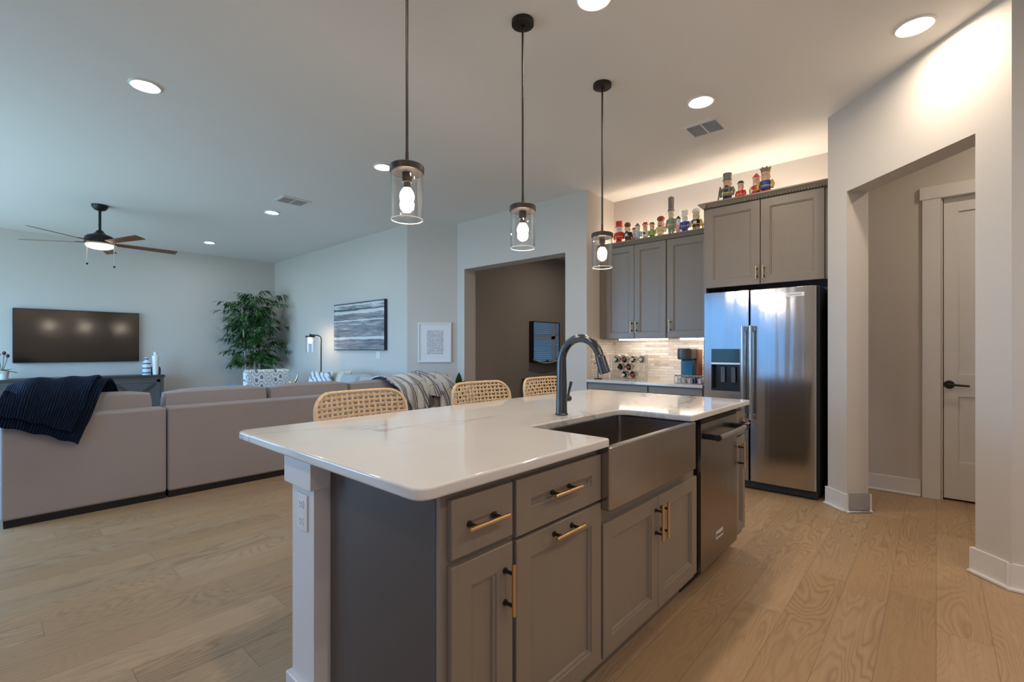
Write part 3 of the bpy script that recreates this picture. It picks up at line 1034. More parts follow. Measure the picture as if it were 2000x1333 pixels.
# ------------------------------------------------------------------ kitchen back wall
CZ = 0.875
FB = Front('nx', 4.605)
for i, (y0, y1, lb) in enumerate(((2.235, 2.975, 'taupe base cabinet under the back counter, beside the alcove wall'), (1.668, 2.233, 'taupe base cabinet under the back counter, beside the fridge'))):
    t = thing('base_cabinet', lb, 'cabinet', (4.9, (y0 + y1) / 2, 0), 'base cabinets of the back counter')
    obj('body', MB().box(4.625, y0, 0.105, 5.215, y1, CZ - 0.031), 'cab', t)
    obj('toe_kick', MB().box(4.69, y0, 0, 5.215, y1, 0.105), 'cab_side', t)
    door_part(FB, t, 'drawer', y0 + 0.006, y1 - 0.006, 0.68, CZ - 0.045, ((y0 + y1) / 2, 0.75, 0.15, False))
    ym = (y0 + y1) / 2
    door_part(FB, t, 'door', ym + 0.002, y1 - 0.006, 0.13, 0.668, (ym + 0.03, 0.58, 0.15, True))
    door_part(FB, t, 'door', y0 + 0.006, ym - 0.002, 0.13, 0.668, (ym - 0.03, 0.58, 0.15, True))
bc = obj('back_countertop', MB().box(4.575, 1.662, CZ - 0.03, 5.204, 2.971, CZ, 0.004, 2), 'quartz', loc=(4.9, 2.3, CZ - 0.03))
tag(bc, 'white quartz counter along the back wall beside the fridge', 'countertop')
struct('wall_backsplash', MB().box(5.205, 1.662, CZ, 5.221, 2.985, 1.345).box(4.70, 2.972, CZ, 5.21, 2.986, 1.345), 'stone', label='cream stacked stone backsplash')

FU = Front('nx', 4.88)


def upper(y0, y1, z0, z1, label, xf, depth):
    t = thing('wall_cabinet', label, 'cabinet', (5.2, (y0 + y1) / 2, z0), 'wall cabinets along the back wall')
    obj('body', MB().box(xf + 0.02, y0, z0, 5.215, y1, z1), 'cab', t)
    return t


UB, UT = 1.337, 2.395
t = upper(2.158, 2.93, UB, UT + 0.02, 'two door taupe wall cabinet above the wine rack', 4.88, 0.33)
door_part(FU, t, 'door', 2.535, 2.905, UB + 0.004, UT, (2.562, 1.47, 0.13, True), 0.065)
door_part(FU, t, 'door', 2.163, 2.531, UB + 0.004, UT, (2.503, 1.47, 0.13, True), 0.065)
obj('filler_strip', MB().box(4.885, 2.908, UB, 4.90, 2.983, UT + 0.02), 'cab', t)
t = upper(1.665, 2.156, UB, UT + 0.02, 'single door taupe wall cabinet above the coffee maker', 4.88, 0.33)
door_part(FU, t, 'door', 1.69, 2.150, UB + 0.004, UT, (2.112, 1.47, 0.13, True), 0.07)


def crown(mb, p0, p1, n, z, prof):
    """extrude profile (out, up) along p0->p1"""
    p0, p1, n = Vector(p0), Vector(p1), Vector(n)
    mb.rings([[p + n * o + Vector((0, 0, z + u)) for o, u in prof] for p in (p0, p1)])


CP = [(-0.03, 0.0), (0.006, 0.0), (0.010, 0.008), (0.018, 0.012), (0.030, 0.030), (0.042, 0.036), (0.042, 0.048), (-0.03, 0.048)]
mb = MB()
crown(mb, (4.88, 1.70, 0), (4.88, 2.985, 0), (-1, 0, 0), UT + 0.005, CP)
struct('trim_1', mb, 'cab', label='taupe crown moulding along the lower wall cabinets')

# fridge cabinet
FC = Front('nx', 4.60)
t = thing('fridge_cabinet', 'taupe two door cabinet over the fridge with beaded crown', 'cabinet', (5.0, 1.15, 1.79))
obj('body', MB().box(4.62, 0.642, 1.80, 5.215, 1.655, 2.575), 'cab', t)
door_part(FC, t, 'door', 1.167, 1.645, 1.80, 2.555, (1.192, 1.905, 0.115, True), 0.072)
door_part(FC, t, 'door', 0.683, 1.161, 1.80, 2.555, (1.136, 1.905, 0.115, True), 0.072)
obj('side_panel', MB().box(4.605, 1.638, 0.0, 5.215, 1.66, 2.575), 'cab', t, label='tall taupe panel at the left of the fridge')
mb = MB()
crown(mb, (4.60, 0.642, 0), (4.60, 1.66, 0), (-1, 0, 0), 2.56, CP)
crown(mb, (4.56, 1.66, 0), (5.2, 1.66, 0), (0, 1, 0), 2.56, CP)
for k in range(46):
    y = 0.66 + k * 0.0222
    mb.ball((4.583, y, 2.5665), 0.0105, (1, 0.8, 1), n=8)
obj('crown', mb, 'cab', t, label='beaded crown moulding')

# fridge
t = thing('refrigerator', 'stainless side by side refrigerator with ice dispenser', 'refrigerator', (4.8, 1.15, 0))
obj('body', MB().box(4.495, 0.70, 0.03, 5.19, 1.60, 1.735, 0.004), 'fridge_side', t)
mb = MB().box(4.462, 0.705, 0.012, 4.50, 1.59, 0.075, 0.004)
for k in range(7):
    mb.box(4.458, 0.82 + k * 0.10, 0.03, 4.463, 0.90 + k * 0.10, 0.055, 0.001, 1)
mb.cyl((4.457, 0.735, 0.045), (4.463, 0.735, 0.045), 0.012)
obj('base_grille', mb, 'fridge_side', t)
xf = 4.418
dz0, dz1, nz0, nz1 = 0.08, 1.732, 0.846, 1.222
ny0, ny1 = 1.280, 1.525


def door_ring(mb, y0, y1):
    pts = [(4.49, y0), (xf + 0.012, y0), (xf, y0 + 0.012), (xf - 0.004, (y0 + y1) / 2), (xf, y1 - 0.012), (xf + 0.012, y1), (4.49, y1)]
    mb.prism(pts, dz0, dz1, 0.003, 2)


mb = MB()
for (ya, yb, za, zb) in ((1.211, ny0, dz0, dz1), (ny1, 1.588, dz0, dz1), (ny0, ny1, dz0, nz0), (ny0, ny1, nz1, dz1)):
    mb.box(xf, ya, za, 4.49, yb, zb)
fz = obj('door', mb, 'steel', t, label='freezer door with dispenser')
mb = MB()
mb.box(xf + 0.055, ny0, nz0, 4.488, ny1, 1.10)
mb.box(xf - 0.002, ny0, 1.085, xf + 0.06, ny1, nz1, 0.002, 1, 1)
mb.box(xf - 0.004, ny0, 1.082, xf + 0.01, ny1, 1.10, 0.002, 1, 2)
mb.box(xf - 0.003, ny0, nz0, xf + 0.055, ny1, nz0 + 0.022, 0.002, 1, 0)
mb.box(xf + 0.0, ny0 - 0.001, nz0, xf + 0.055, ny0 + 0.008, 1.09).box(xf, ny1 - 0.008, nz0, xf + 0.055, ny1 + 0.001, 1.09)
for y in (1.345, 1.435):
    mb.box(xf + 0.03, y - 0.018, 0.92, xf + 0.045, y + 0.018, 1.06, 0.004, 2, 3)
obj('dispenser', mb, ['niche', 'display', 'badge', 'coffee_grey'], fz, label='black ice and water dispenser')
mb = MB()
pts = [(4.49, 0.712), (xf + 0.014, 0.712), (xf + 0.003, 0.722), (xf - 0.002, 0.80), (xf - 0.003, 0.955), (xf - 0.002, 1.11), (xf + 0.003, 1.195), (xf + 0.014, 1.204), (4.49, 1.204)]
mb.prism(pts, dz0, dz1, 0.003, 2)
fd = obj('door', mb, 'steel', t, label='wide fridge door')
for par, y in ((fz, 1.243), (fd, 1.178)):
    mb = MB()
    mb.tube([(4.362, y, 0.612), (4.362, y, 0.618), (4.362, y, 1.416), (4.362, y, 1.422)], [0.0125, 0.0145, 0.0145, 0.0125], 20)
    for z in (0.64, 1.395):
        mb.box(4.362, y - 0.011, z - 0.018, xf + 0.004, y + 0.011, z + 0.018, 0.004)
        mb.cyl((4.362, y, z - 0.024), (4.362, y, z + 0.024), 0.0175)
    obj('handle', mb, 'chrome', par, label='long tubular steel handle')
mb = MB().box(xf - 0.006, 0.792, 1.653, xf, 0.93, 1.685, 0.001, 1)
mb.text('KitchenAid', 0.022, Matrix.Translation((xf - 0.0063, 0.861, 1.669)) @ Matrix.Rotation(rad(-90), 4, 'Z') @ Matrix.Rotation(rad(90), 4, 'X'))
obj('badge', mb, ['badge', 'ink'], fd, label='silver name badge')

# cabinet lighting
for y0, y1, lb in ((2.20, 2.78, 'glowing light bar under the two door wall cabinet'), (1.70, 2.05, 'glowing light bar under the single door wall cabinet')):
    s = obj('light_bar', MB().box(4.985, y0, UB - 0.014, 5.025, y1, UB - 0.001, 0.002, 1), 'strip_u', loc=(5.0, (y0 + y1) / 2, UB - 0.012))
    tag(s, lb, 'light', 'light bars under the wall cabinets')
s = obj('light_strip', MB().box(5.06, 1.70, UT + 0.021, 5.08, 2.94, UT + 0.028), 'strip_o', loc=(5.10, 2.3, UT + 0.021))
tag(s, 'warm light strip hidden on top of the lower wall cabinets', 'light')
s = obj('light_strip', MB().box(4.96, 0.70, 2.576, 4.98, 1.62, 2.583), 'strip_o', loc=(5.04, 1.2, 2.576))
tag(s, 'warm light strip hidden on top of the fridge cabinet', 'light')

# ------------------------------------------------------------------ pendants
PY0 = 1.712
mbs = {}
t0 = thing('pendant_light', 'nearest glass cylinder pendant, over the near end of the island', 'pendant light', (1.222, PY0, H), 'pendant lights over the island')
x = 1.222
obj('canopy', MB().lathe([(0.0, 0.0), (0.062, 0.0), (0.062, -0.022), (0.056, -0.026), (0.012, -0.027), (0.012, -0.034), (0.0, -0.034)], (x, PY0, H), 36), 'bronze', t0)
obj('rod', MB().cyl((x, PY0, H - 0.03), (x, PY0, 2.06), 0.0062, n=14).lathe([(0.0075, 0.0), (0.0075, 0.05), (0.0062, 0.052)], (x, PY0, 2.03), 14), 'bronze', t0)
obj('cap', MB().lathe([(0.0, 0.028), (0.008, 0.028), (0.014, 0.024), (0.017, 0.012), (0.070, 0.007), (0.074, 0.002), (0.074, -0.022), (0.071, -0.024), (0.0, -0.024)], (x, PY0, 2.012), 40), 'bronze', t0)
obj('socket', MB().lathe([(0.0, 0.0), (0.021, 0.0), (0.021, -0.042), (0.0, -0.042)], (x, PY0, 1.989), 20).lathe([(0.0, 0.0), (0.0145, 0.0), (0.0165, -0.026), (0.0, -0.026)], (x, PY0, 1.947), 20), 'bronze', t0)
obj('bulb', MB().lathe([(0.0, 0.0), (0.0165, 0.0), (0.024, -0.012), (0.0295, -0.024), (0.0315, -0.037), (0.0285, -0.051), (0.018, -0.063), (0.0, -0.068)], (x, PY0, 1.921), 24), 'bulb', t0)
obj('glass_shade', MB().lathe([(0.0695, 0.0), (0.0695, -0.203), (0.0660, -0.203), (0.0660, 0.0)], (x, PY0, 1.988), 48, closed=True).lathe([(0.0703, -0.2025), (0.0703, -0.2055), (0.0680, -0.2070), (0.0655, -0.2055), (0.0655, -0.2025)], (x, PY0, 1.988), 48, 1, True), ['glass', 'glass_rim'], t0)
dup(t0, (1.995, PY0, H), 'middle glass cylinder pendant, over the island sink')
dup(t0, (2.836, PY0, H), 'farthest glass cylinder pendant, over the far end of the island')

# ------------------------------------------------------------------ recessed lights and vents


def downlight(x, y, label, lens):
    t = thing('recessed_light', label, 'ceiling light', (x, y, H), 'recessed ceiling lights')
    obj('trim_ring', MB().lathe([(0.058, 0.0), (0.058, -0.003), (0.064, -0.006), (0.086, -0.011), (0.094, -0.007), (0.097, -0.002), (0.097, 0.0)], (x, y, H), 40), 'trim', t)
    obj('lens', MB().lathe([(0.0, -0.0028), (0.058, -0.0028)], (x, y, H), 32), lens, t)


downlight(3.517, 1.289, 'recessed ceiling light beside the vent in front of the fridge', 'lens')
downlight(3.50, 0.09, 'recessed ceiling light beside the diagonal wall', 'lens')
downlight(2.107, 1.32, 'recessed ceiling light above the island sink', 'lens')
downlight(0.70, 1.32, 'added unseen recessed light above the near end of the island', 'lens')  # added out of view to help light the room
downlight(-0.80, 1.32, 'added unseen recessed light left of the camera', 'lens')  # this and those by the rear wall: added to brighten island front and floor
downlight(-0.80, -1.3, 'added unseen recessed light behind the camera at the far left', 'lens')  # added with the one above, same fill
downlight(0.70, -2.5, 'added unseen recessed light by the rear wall on the left', 'lens')  # added fill, outside the view
downlight(2.107, -2.5, 'added unseen recessed light by the rear wall on the right', 'lens')  # likewise an added fill light
downlight(2.107, -1.3, 'added unseen recessed light behind the camera on the right', 'lens')  # added with the next one to warm the island front, unseen
downlight(0.70, -1.3, 'added unseen recessed light behind the camera on the left', 'lens')
downlight(0.735, 4.073, 'recessed ceiling light above the sofa end with the navy throw', 'lens_living')
downlight(2.654, 4.122, 'recessed ceiling light seen behind the nearest pendant', 'lens_living')
downlight(2.547, 6.601, 'recessed ceiling light beside the living room vent', 'lens_living')
downlight(2.554, 9.273, 'recessed ceiling light nearest the television wall', 'lens_living')
downlight(7.0, 4.3, 'added unseen recessed light in the dining room', 'lens')  # added where no fixture shows, to warm and brighten the dining walls
downlight(4.45, -0.75, 'recessed ceiling light in the hall behind the diagonal wall', 'lens')


def vent(x0, y0, x1, y1, label, along, tilt, back):
    t = thing('ceiling_vent', label, 'vent', ((x0 + x1) / 2, (y0 + y1) / 2, H), 'ceiling vents')
    mb = MB()
    f = 0.032
    for (a, b, c, d) in ((x0, y0, x1, y0 + f), (x0, y1 - f, x1, y1), (x0, y0 + f, x0 + f, y1 - f), (x1 - f, y0 + f, x1, y1 - f)):
        mb.box(a, b, H - 0.010, c, d, H, 0.002, 1)
    xm, ym = (x0 + x1) / 2, (y0 + y1) / 2
    if along == 'x':
        mb.box(x0 + f, ym - 0.006, H - 0.009, x1 - f, ym + 0.006, H)
    else:
        mb.box(xm - 0.006, y0 + f, H - 0.009, xm + 0.006, y1 - f, H)
    obj('frame', mb, 'trim', t)
    mb = MB()
    n = 12
    for k in range(n):
        if along == 'x':
            q = x0 + f + (k + 0.5) * (x1 - x0 - 2 * f) / n
            m = Matrix.Translation((q, ym, H - 0.005)) @ Matrix.Rotation(rad(tilt), 4, 'Y')
            mb.box(-0.007, -(y1 - y0) / 2 + f, -0.0007, 0.007, (y1 - y0) / 2 - f, 0.0007, mat=m)
        else:
            q = y0 + f + (k + 0.5) * (y1 - y0 - 2 * f) / n
            m = Matrix.Translation((xm, q, H - 0.005)) @ Matrix.Rotation(rad(tilt), 4, 'X')
            mb.box(-(x1 - x0) / 2 + f, -0.007, -0.0007, (x1 - x0) / 2 - f, 0.007, 0.0007, mat=m)
    obj('slats', mb, 'trim', t)
    obj('backing', MB().box(x0 + f, y0 + f, H - 0.0015, x1 - f, y1 - f, H - 0.0005), back, t)


vent(3.825, 1.27, 4.10, 1.57, 'white slatted ceiling vent in front of the kitchen cabinets', 'x', -55, 'dark')
vent(2.35, 5.76, 2.70, 6.05, 'white slatted ceiling vent over the living room', 'y', 40, 'trim')

# ------------------------------------------------------------------ ceiling fan
fx, fy = 0.961, 7.897
t = thing('ceiling_fan', 'five blade ceiling fan with dark motor and glowing bowl', 'fan', (fx, fy, H))
obj('canopy', MB().lathe([(0.0, 0.0), (0.085, 0.0), (0.080, -0.03), (0.055, -0.062), (0.022, -0.075), (0.0, -0.075)], (fx, fy, H), 32), 'motor', t)
obj('downrod', MB().cyl((fx, fy, H - 0.06), (fx, fy, 2.70), 0.0145), 'motor', t)
obj('motor', MB().lathe([(0.0, 0.125), (0.030, 0.125), (0.045, 0.10), (0.070, 0.075), (0.125, 0.055), (0.150, 0.03), (0.155, -0.01), (0.150, -0.04), (0.125, -0.05), (0.0, -0.05)], (fx, fy, 2.60), 40), 'motor', t)
obj('light_bowl', MB().lathe([(0.140, 0.0), (0.143, -0.012), (0.128, -0.036), (0.09, -0.052), (0.04, -0.060), (0.0, -0.062)], (fx, fy, 2.545), 36), 'fan_bowl', t)
for k in range(5):
    a = rad(72 * k + 2)
    R = Matrix.Translation((fx, fy, 2.568)) @ Matrix.Rotation(a, 4, 'Z') @ Matrix.Rotation(rad(-12), 4, 'X')
    b = obj('blade', MB().prism(round_poly([(0.17, -0.045), (0.82, -0.062), (0.82, 0.062), (0.17, 0.045)], [0.02, 0.02, 0.02, 0.02]), -0.003, 0.003, 0.001, 1, 0, R), 'walnut', t)
    obj('bracket', MB().box(0.11, -0.02, 0.003, 0.26, 0.02, 0.009, 0.002, 1, 0, R), 'motor', b)
for dx, dy, zl in ((-0.109, 0.121, 2.315), (0.122, -0.136, 2.27)):
    c = obj('pull_chain', MB().cyl((fx + dx, fy + dy, 2.56), (fx + dx, fy + dy, zl), 0.005, n=8), 'chain', t)
    obj('chain_knob', MB().ball((fx + dx, fy + dy, zl - 0.008), 0.013, n=10), 'motor', c)

# ------------------------------------------------------------------ television and console
t = thing('television', 'large flat black television on the far wall', 'television', (1.027, 10.48, 1.0))
obj('case', MB().box(0.262, 10.425, 1.005, 1.793, 10.498, 1.848, 0.006), 'black', t)
obj('screen', MB().box(0.272, 10.4215, 1.016, 1.783, 10.426, 1.838), 'tv', t)

t = thing('tv_console', 'long dark weathered media console under the television', 'console', (0.9, 10.15, 0))
cx0, cx1, cy0, cy1 = -0.30, 2.055, 9.965, 10.40
obj('top', MB().box(cx0 - 0.02, cy0 - 0.02, 0.735, cx1 + 0.015, cy1, 0.775, 0.004), 'console_top', t)
mb = MB()
for xa in (cx0, 0.45, 1.28, cx1 - 0.05):
    mb.box(xa, cy0, 0.0, xa + 0.05, cy1, 0.735)
mb.box(cx0, cy0, 0.05, cx1, cy1, 0.10).box(cx0, cy1 - 0.02, 0.05, cx1, cy1, 0.735).box(cx0, cy0 + 0.02, 0.40, cx1, cy1, 0.425)
mb.box(cx0, cy0, 0.70, cx1, cy0 + 0.03, 0.735)
obj('body', mb, 'console', t)
for xa, xb in ((cx0 + 0.052, 0.448), (1.332, cx1 - 0.052)):
    mb = MB()
    y = cy0 - 0.002
    mb.box(xa, y + 0.006, 0.105, xb, y + 0.02, 0.698)
    for (a, b, c, d) in ((xa, xa + .05, .105, .698), (xb - .05, xb, .105, .698), (xa, xb, .105, .155), (xa, xb, .648, .698)):
        mb.box(a, y - 0.004, c, b, y + 0.02, d, 0.002, 1)
    d = obj('door', mb, 'console', t)
    ang = math.atan2(0.50, xb - xa - 0.1)
    ln = math.hypot(0.50, xb - xa - 0.1) / 2
    mb = MB()
    for s in (1, -1):
        m = Matrix.Translation(((xa + xb) / 2, y + 0.003, 0.40)) @ Matrix.Rotation(s * ang, 4, 'Y')
        mb.box(-ln, -0.006, -0.022, ln, 0.006, 0.022, 0.001, 1, 0, m)
    obj('cross_brace', mb, 'console_top', d)

o = obj('bottle', MB().lathe([(0.0, 0.0), (0.058, 0.0), (0.060, 0.01), (0.060, 0.20), (0.052, 0.225), (0.026, 0.245), (0.026, 0.275), (0.032, 0.28), (0.032, 0.30), (0.0, 0.302)], (1.835, 10.08, 0.775), 28), 'bluewhite', loc=(1.835, 10.08, 0.775))
tag(o, 'shorter white bottle with blue bands on the media console', 'bottle')
o = obj('bottle', MB().lathe([(0.0, 0.0), (0.040, 0.0), (0.042, 0.01), (0.048, 0.25), (0.053, 0.29), (0.050, 0.325), (0.026, 0.345), (0.026, 0.372), (0.031, 0.376), (0.031, 0.392), (0.0, 0.394)], (1.955, 10.06, 0.775), 28), 'white', loc=(1.955, 10.06, 0.775))
tag(o, 'tall plain white bottle at the end of the media console', 'bottle')
o = obj('vase', MB().lathe([(0.0, 0.0), (0.065, 0.0), (0.075, 0.02), (0.075, 0.10), (0.060, 0.135), (0.040, 0.14), (0.036, 0.13), (0.0, 0.128)], (1.985, 10.21, 0.775), 28), 'navyglaze', loc=(1.985, 10.21, 0.775))
tag(o, 'squat navy vase behind the tall white bottle', 'vase')


def blade_leaf(mb, p, d, ln, w, droop, mi=0, nseg=4):
    """a pointed leaf growing from p along d, bending down"""
    d = Vector(d).normalized()
    side = d.cross(Vector((0, 0, 1)))
    if side.length < 0.1:
        side = Vector((1, 0, 0))
    side.normalize()
    b = bmesh.new()
    prev = None
    pos = Vector(p)
    for i in range(nseg + 1):
        s = i / nseg
        ww = w * (math.sin(PI * min(1, 0.12 + s * 0.9)) ** 0.8) if i < nseg else 0.0008
        up = side.cross(d).normalized()
        a, c, e = pos - side * ww / 2, pos - up * ww * 0.12, pos + side * ww / 2
        cur = [b.verts.new(a), b.verts.new(c), b.verts.new(e)]
        if prev:
            b.faces.new((prev[0], prev[1], cur[1], cur[0]))
            b.faces.new((prev[1], prev[2], cur[2], cur[1]))
        prev = cur
        d = (d + Vector((0, 0, -droop / nseg))).normalized()
        pos = pos + d * ln / nseg
    return mb._merge(b, mi)


t = thing('potted_orchid', 'white potted plant with dark buds at the left end of the console', 'plant', (0.15, 10.08, 0.775))
obj('pot', MB().lathe([(0.0, 0.0), (0.060, 0.0), (0.075, 0.13), (0.068, 0.13), (0.055, 0.10), (0.0, 0.10)], (0.15, 10.08, 0.775), 28), 'white', t)
mb = MB()
for k in range(9):
    a = k * 0.72
    blade_leaf(mb, (0.15, 10.08, 0.88), (math.cos(a), math.sin(a), 0.9 if k % 2 else 0.5), 0.19, 0.055, 0.9)
obj('leaves', mb, 'leaf', t)
mb = MB()
for dx, zt in ((-0.035, 0.27), (0.02, 0.29), (0.055, 0.25)):
    mb.tube([(0.15, 10.08, 0.87), (0.15 + dx * .7, 10.07, 0.875 + zt * .6), (0.15 + dx, 10.06, 0.855 + zt)], 0.004, 8)
    mb.ball((0.15 + dx, 10.06, 0.87 + zt), 0.022, (1, 1, 1.3), 10, 1)
obj('flower_stems', mb, ['leaf2', 'flower'], t)

# ------------------------------------------------------------------ bamboo in the corner
px_, py_ = 3.47, 9.92
t = thing('bamboo_plant', 'tall leafy bamboo plant in the far corner behind the patterned chair', 'plant', (px_, py_, 0))
obj('pot', MB().lathe([(0.0, 0.0), (0.15, 0.0), (0.19, 0.38), (0.175, 0.38), (0.16, 0.33), (0.0, 0.33)], (px_, py_, 0), 28), 'basket', t)
rnd = random.Random(3)
tips = []
for dx, dy, zt, lean in ((-0.09, 0.02, 2.15, -0.10), (0.02, -0.05, 2.25, 0.0), (0.10, 0.03, 2.2, 0.10), (-0.02, 0.08, 2.1, -0.02), (0.06, -0.02, 1.9, 0.16)):
    pts = [(px_ + dx + lean * s, py_ + dy, 0.3 + (zt - 0.3) * s) for s in (0, .25, .5, .75, 1)]
    obj('cane', MB().tube(pts, [0.020, 0.019, 0.017, 0.013, 0.006], 10), 'cane', t)
    tips.append(pts)
mb = MB()
for pts in tips:
    for k in range(34):
        s = 0.34 + 0.66 * (k / 33)
        f = s * 4
        i = min(3, int(f))
        p = Vector(pts[i]).lerp(Vector(pts[i + 1]), f - i)
        a = rnd.uniform(0, 2 * PI)
        hgt = p.z
        rr_ = 0.50 if hgt > 1.75 else (0.56 if hgt > 1.15 else 0.50)
        rr_ *= rnd.uniform(0.35, 1.0)
        if math.cos(a) > 0 and px_ + rr_ > 4.02:
            rr_ = min(rr_, 0.40)
        if math.sin(a) > 0:
            rr_ = min(rr_, 0.40)
        q = p + Vector((math.cos(a) * rr_, math.sin(a) * rr_, rnd.uniform(0.0, 0.16) * (1 if hgt > 1.2 else -0.3)))
        mid = p.lerp(q, 0.5) + Vector((0, 0, 0.05))
        mb.tube([p, mid, q], [0.004, 0.003, 0.0015], 5, 1)
        for j in range(19):
            w = rnd.uniform(0.25, 1.0)
            o = p.lerp(mid, w * 2) if w < .5 else mid.lerp(q, w * 2 - 1)
            a2 = a + rnd.uniform(-1.4, 1.4)
            blade_leaf(mb, o, (math.cos(a2), math.sin(a2) * 0.9, rnd.uniform(-0.35, 0.35)), rnd.uniform(0.12, 0.20), rnd.uniform(0.022, 0.034), rnd.uniform(0.5, 1.3), 0, 3)
me_bounds = mb.bm
for v in me_bounds.verts:
    v.co.x = min(v.co.x, 4.085)
    v.co.y = min(v.co.y, 10.46)
obj('foliage', mb, ['leaf', 'cane'], t)

# ------------------------------------------------------------------ patterned chair
t = thing('accent_chair', 'armchair in blue and white lattice fabric in front of the bamboo', 'chair', (3.30, 9.05, 0))
cxm, cym = 3.30, 9.05
obj('seat', MB().box(cxm - 0.33, cym - 0.28, 0.20, cxm + 0.33, cym + 0.38, 0.45, 0.05, 3), 'maze', t)
mb = MB()
mb.box(cxm - 0.37, cym - 0.36, 0.20, cxm + 0.37, cym - 0.20, 0.865, 0.045, 4)
obj('backrest', mb, 'maze', t)
for s in (-1, 1):
    obj('arm', MB().box(cxm + s * 0.37 - 0.06, cym - 0.25, 0.20, cxm + s * 0.37 + 0.02 * s, cym + 0.34, 0.60, 0.04, 3), 'maze', t)
for sx in (-1, 1):
    for sy in (-1, 1):
        obj('leg', MB().cyl((cxm + sx * 0.28, cym + sy * 0.26, 0.0), (cxm + sx * 0.27, cym + sy * 0.25, 0.21), 0.015, 0.022), 'blackwood', t)

# ------------------------------------------------------------------ sectional sofa
SY = 4.685


def cushion(mb, x0, y0, z0, x1, y1, z1, b=0.06):
    return mb.box(x0, y0, z0, x1, y1, z1, b, 4)


def puff(x0, y0, z0, x1, y1, z1, crown_=0.012, b=0.045):
    """upholstered cushion: bevelled block with a slightly domed top and faces"""
    bm = bmesh.new()
    bmesh.ops.create_cube(bm, size=1.0)
    bmesh.ops.subdivide_edges(bm, edges=bm.edges[:], cuts=7, use_grid_fill=True)
    sx, sy, sz = x1 - x0, y1 - y0, z1 - z0
    c = Vector(((x0 + x1) / 2, (y0 + y1) / 2, (z0 + z1) / 2))
    for v in bm.verts:
        u = [2 * q for q in v.co]
        p = Vector((u[0] * (sx / 2 - b), u[1] * (sy / 2 - b), u[2] * (sz / 2 - b)))
        n = Vector([math.copysign(max(0, abs(q) - 0.86) / 0.14, q) for q in u])
        mx = max(abs(q) for q in u)
        nn = Vector([q if abs(q) >= mx - 1e-6 or abs(q) > 0.86 else 0 for q in u])
        if nn.length > 0:
            nn.normalize()
        bul = (1 - abs(u[0]) ** 3) * (1 - abs(u[1]) ** 3) if abs(u[2]) > 0.99 else ((1 - abs(u[0]) ** 3) * (1 - abs(u[2]) ** 3) if abs(u[1]) > 0.99 else 0)
        v.co = c + p + nn * (b + crown_ * bul)
    return MB()._merge(bm)


t = thing('sofa_section', 'short oatmeal sofa section at the left, back turned to the kitchen', 'sofa', (0.52, 5.1, 0), 'sections of the oatmeal sectional sofa')
obj('back', MB().box(0.06, SY, 0.05, 0.986, SY + 0.19, 0.742, 0.022, 3), 'sofa', t)
obj('base', MB().box(0.06, SY + 0.17, 0.05, 0.986, SY + 0.98, 0.30, 0.02, 2), 'sofa', t)
obj('arm', MB().box(0.06, SY + 0.17, 0.05, 0.24, SY + 0.98, 0.62, 0.03, 3), 'sofa', t)
obj('plinth', MB().box(0.075, SY + 0.012, 0.0, 0.98, SY + 0.96, 0.052), 'sofa_base', t)
obj('seat_cushion', puff(0.25, SY + 0.20, 0.30, 0.984, SY + 1.0, 0.47), 'sofa', t)
obj('back_cushion', puff(0.12, SY + 0.165, 0.45, 0.93, SY + 0.36, 0.865), 'sofa', t)

t = thing('sofa_section', 'long oatmeal sofa section with its back along the island side', 'sofa', (2.4, 5.1, 0), 'sections of the oatmeal sectional sofa')
obj('back', MB().box(0.994, SY, 0.05, 3.93, SY + 0.19, 0.742, 0.022, 3), 'sofa', t)
obj('base', MB().box(0.994, SY + 0.17, 0.05, 3.93, SY + 0.98, 0.30, 0.02, 2), 'sofa', t)
obj('plinth', MB().box(1.0, SY + 0.012, 0.0, 3.92, SY + 0.96, 0.052), 'sofa_base', t)
for a, b in ((1.0, 1.845), (1.85, 2.70), (2.705, 3.55)):
    obj('seat_cushion', puff(a, SY + 0.20, 0.30, b, SY + 1.0, 0.47), 'sofa', t)
    obj('back_cushion', puff(a + 0.005, SY + 0.165, 0.45, b - 0.005, SY + 0.37, 0.86 if a < 2.6 else 0.845), 'sofa', t)

t = thing('sofa_section', 'oatmeal sofa section running along the canvas wall', 'sofa', (3.45, 6.7, 0), 'sections of the oatmeal sectional sofa')
obj('back', MB().box(3.74, 5.70, 0.05, 3.93, 7.72, 0.742, 0.022, 3), 'sofa', t)
obj('base', MB().box(2.95, 5.70, 0.05, 3.76, 7.72, 0.30, 0.02, 2), 'sofa', t)
obj('arm', MB().box(2.95, 7.54, 0.05, 3.76, 7.72, 0.60, 0.03, 3), 'sofa', t)
obj('plinth', MB().box(2.97, 5.69, 0.0, 3.92, 7.70, 0.052), 'sofa_base', t)
for a, b in ((5.71, 6.60), (6.61, 7.53)):
    obj('seat_cushion', puff(2.95, a, 0.30, 3.72, b, 0.47), 'sofa', t)


def lean_pillow(y, z, w, h, d, mat, label, x=3.62, tilt=-14, yaw=-90, roll=0):
    r = Matrix.Rotation(rad(yaw), 4, 'Z') @ Matrix.Rotation(rad(tilt), 4, 'X') @ Matrix.Rotation(rad(roll), 4, 'Y')
    o = obj('throw_pillow', MB().pillow((x, y, z), w, h, d, r), mat, loc=(x, y, z - h / 2))
    tag(o, label, 'pillow', 'pillows on the sofa section by the canvas wall')


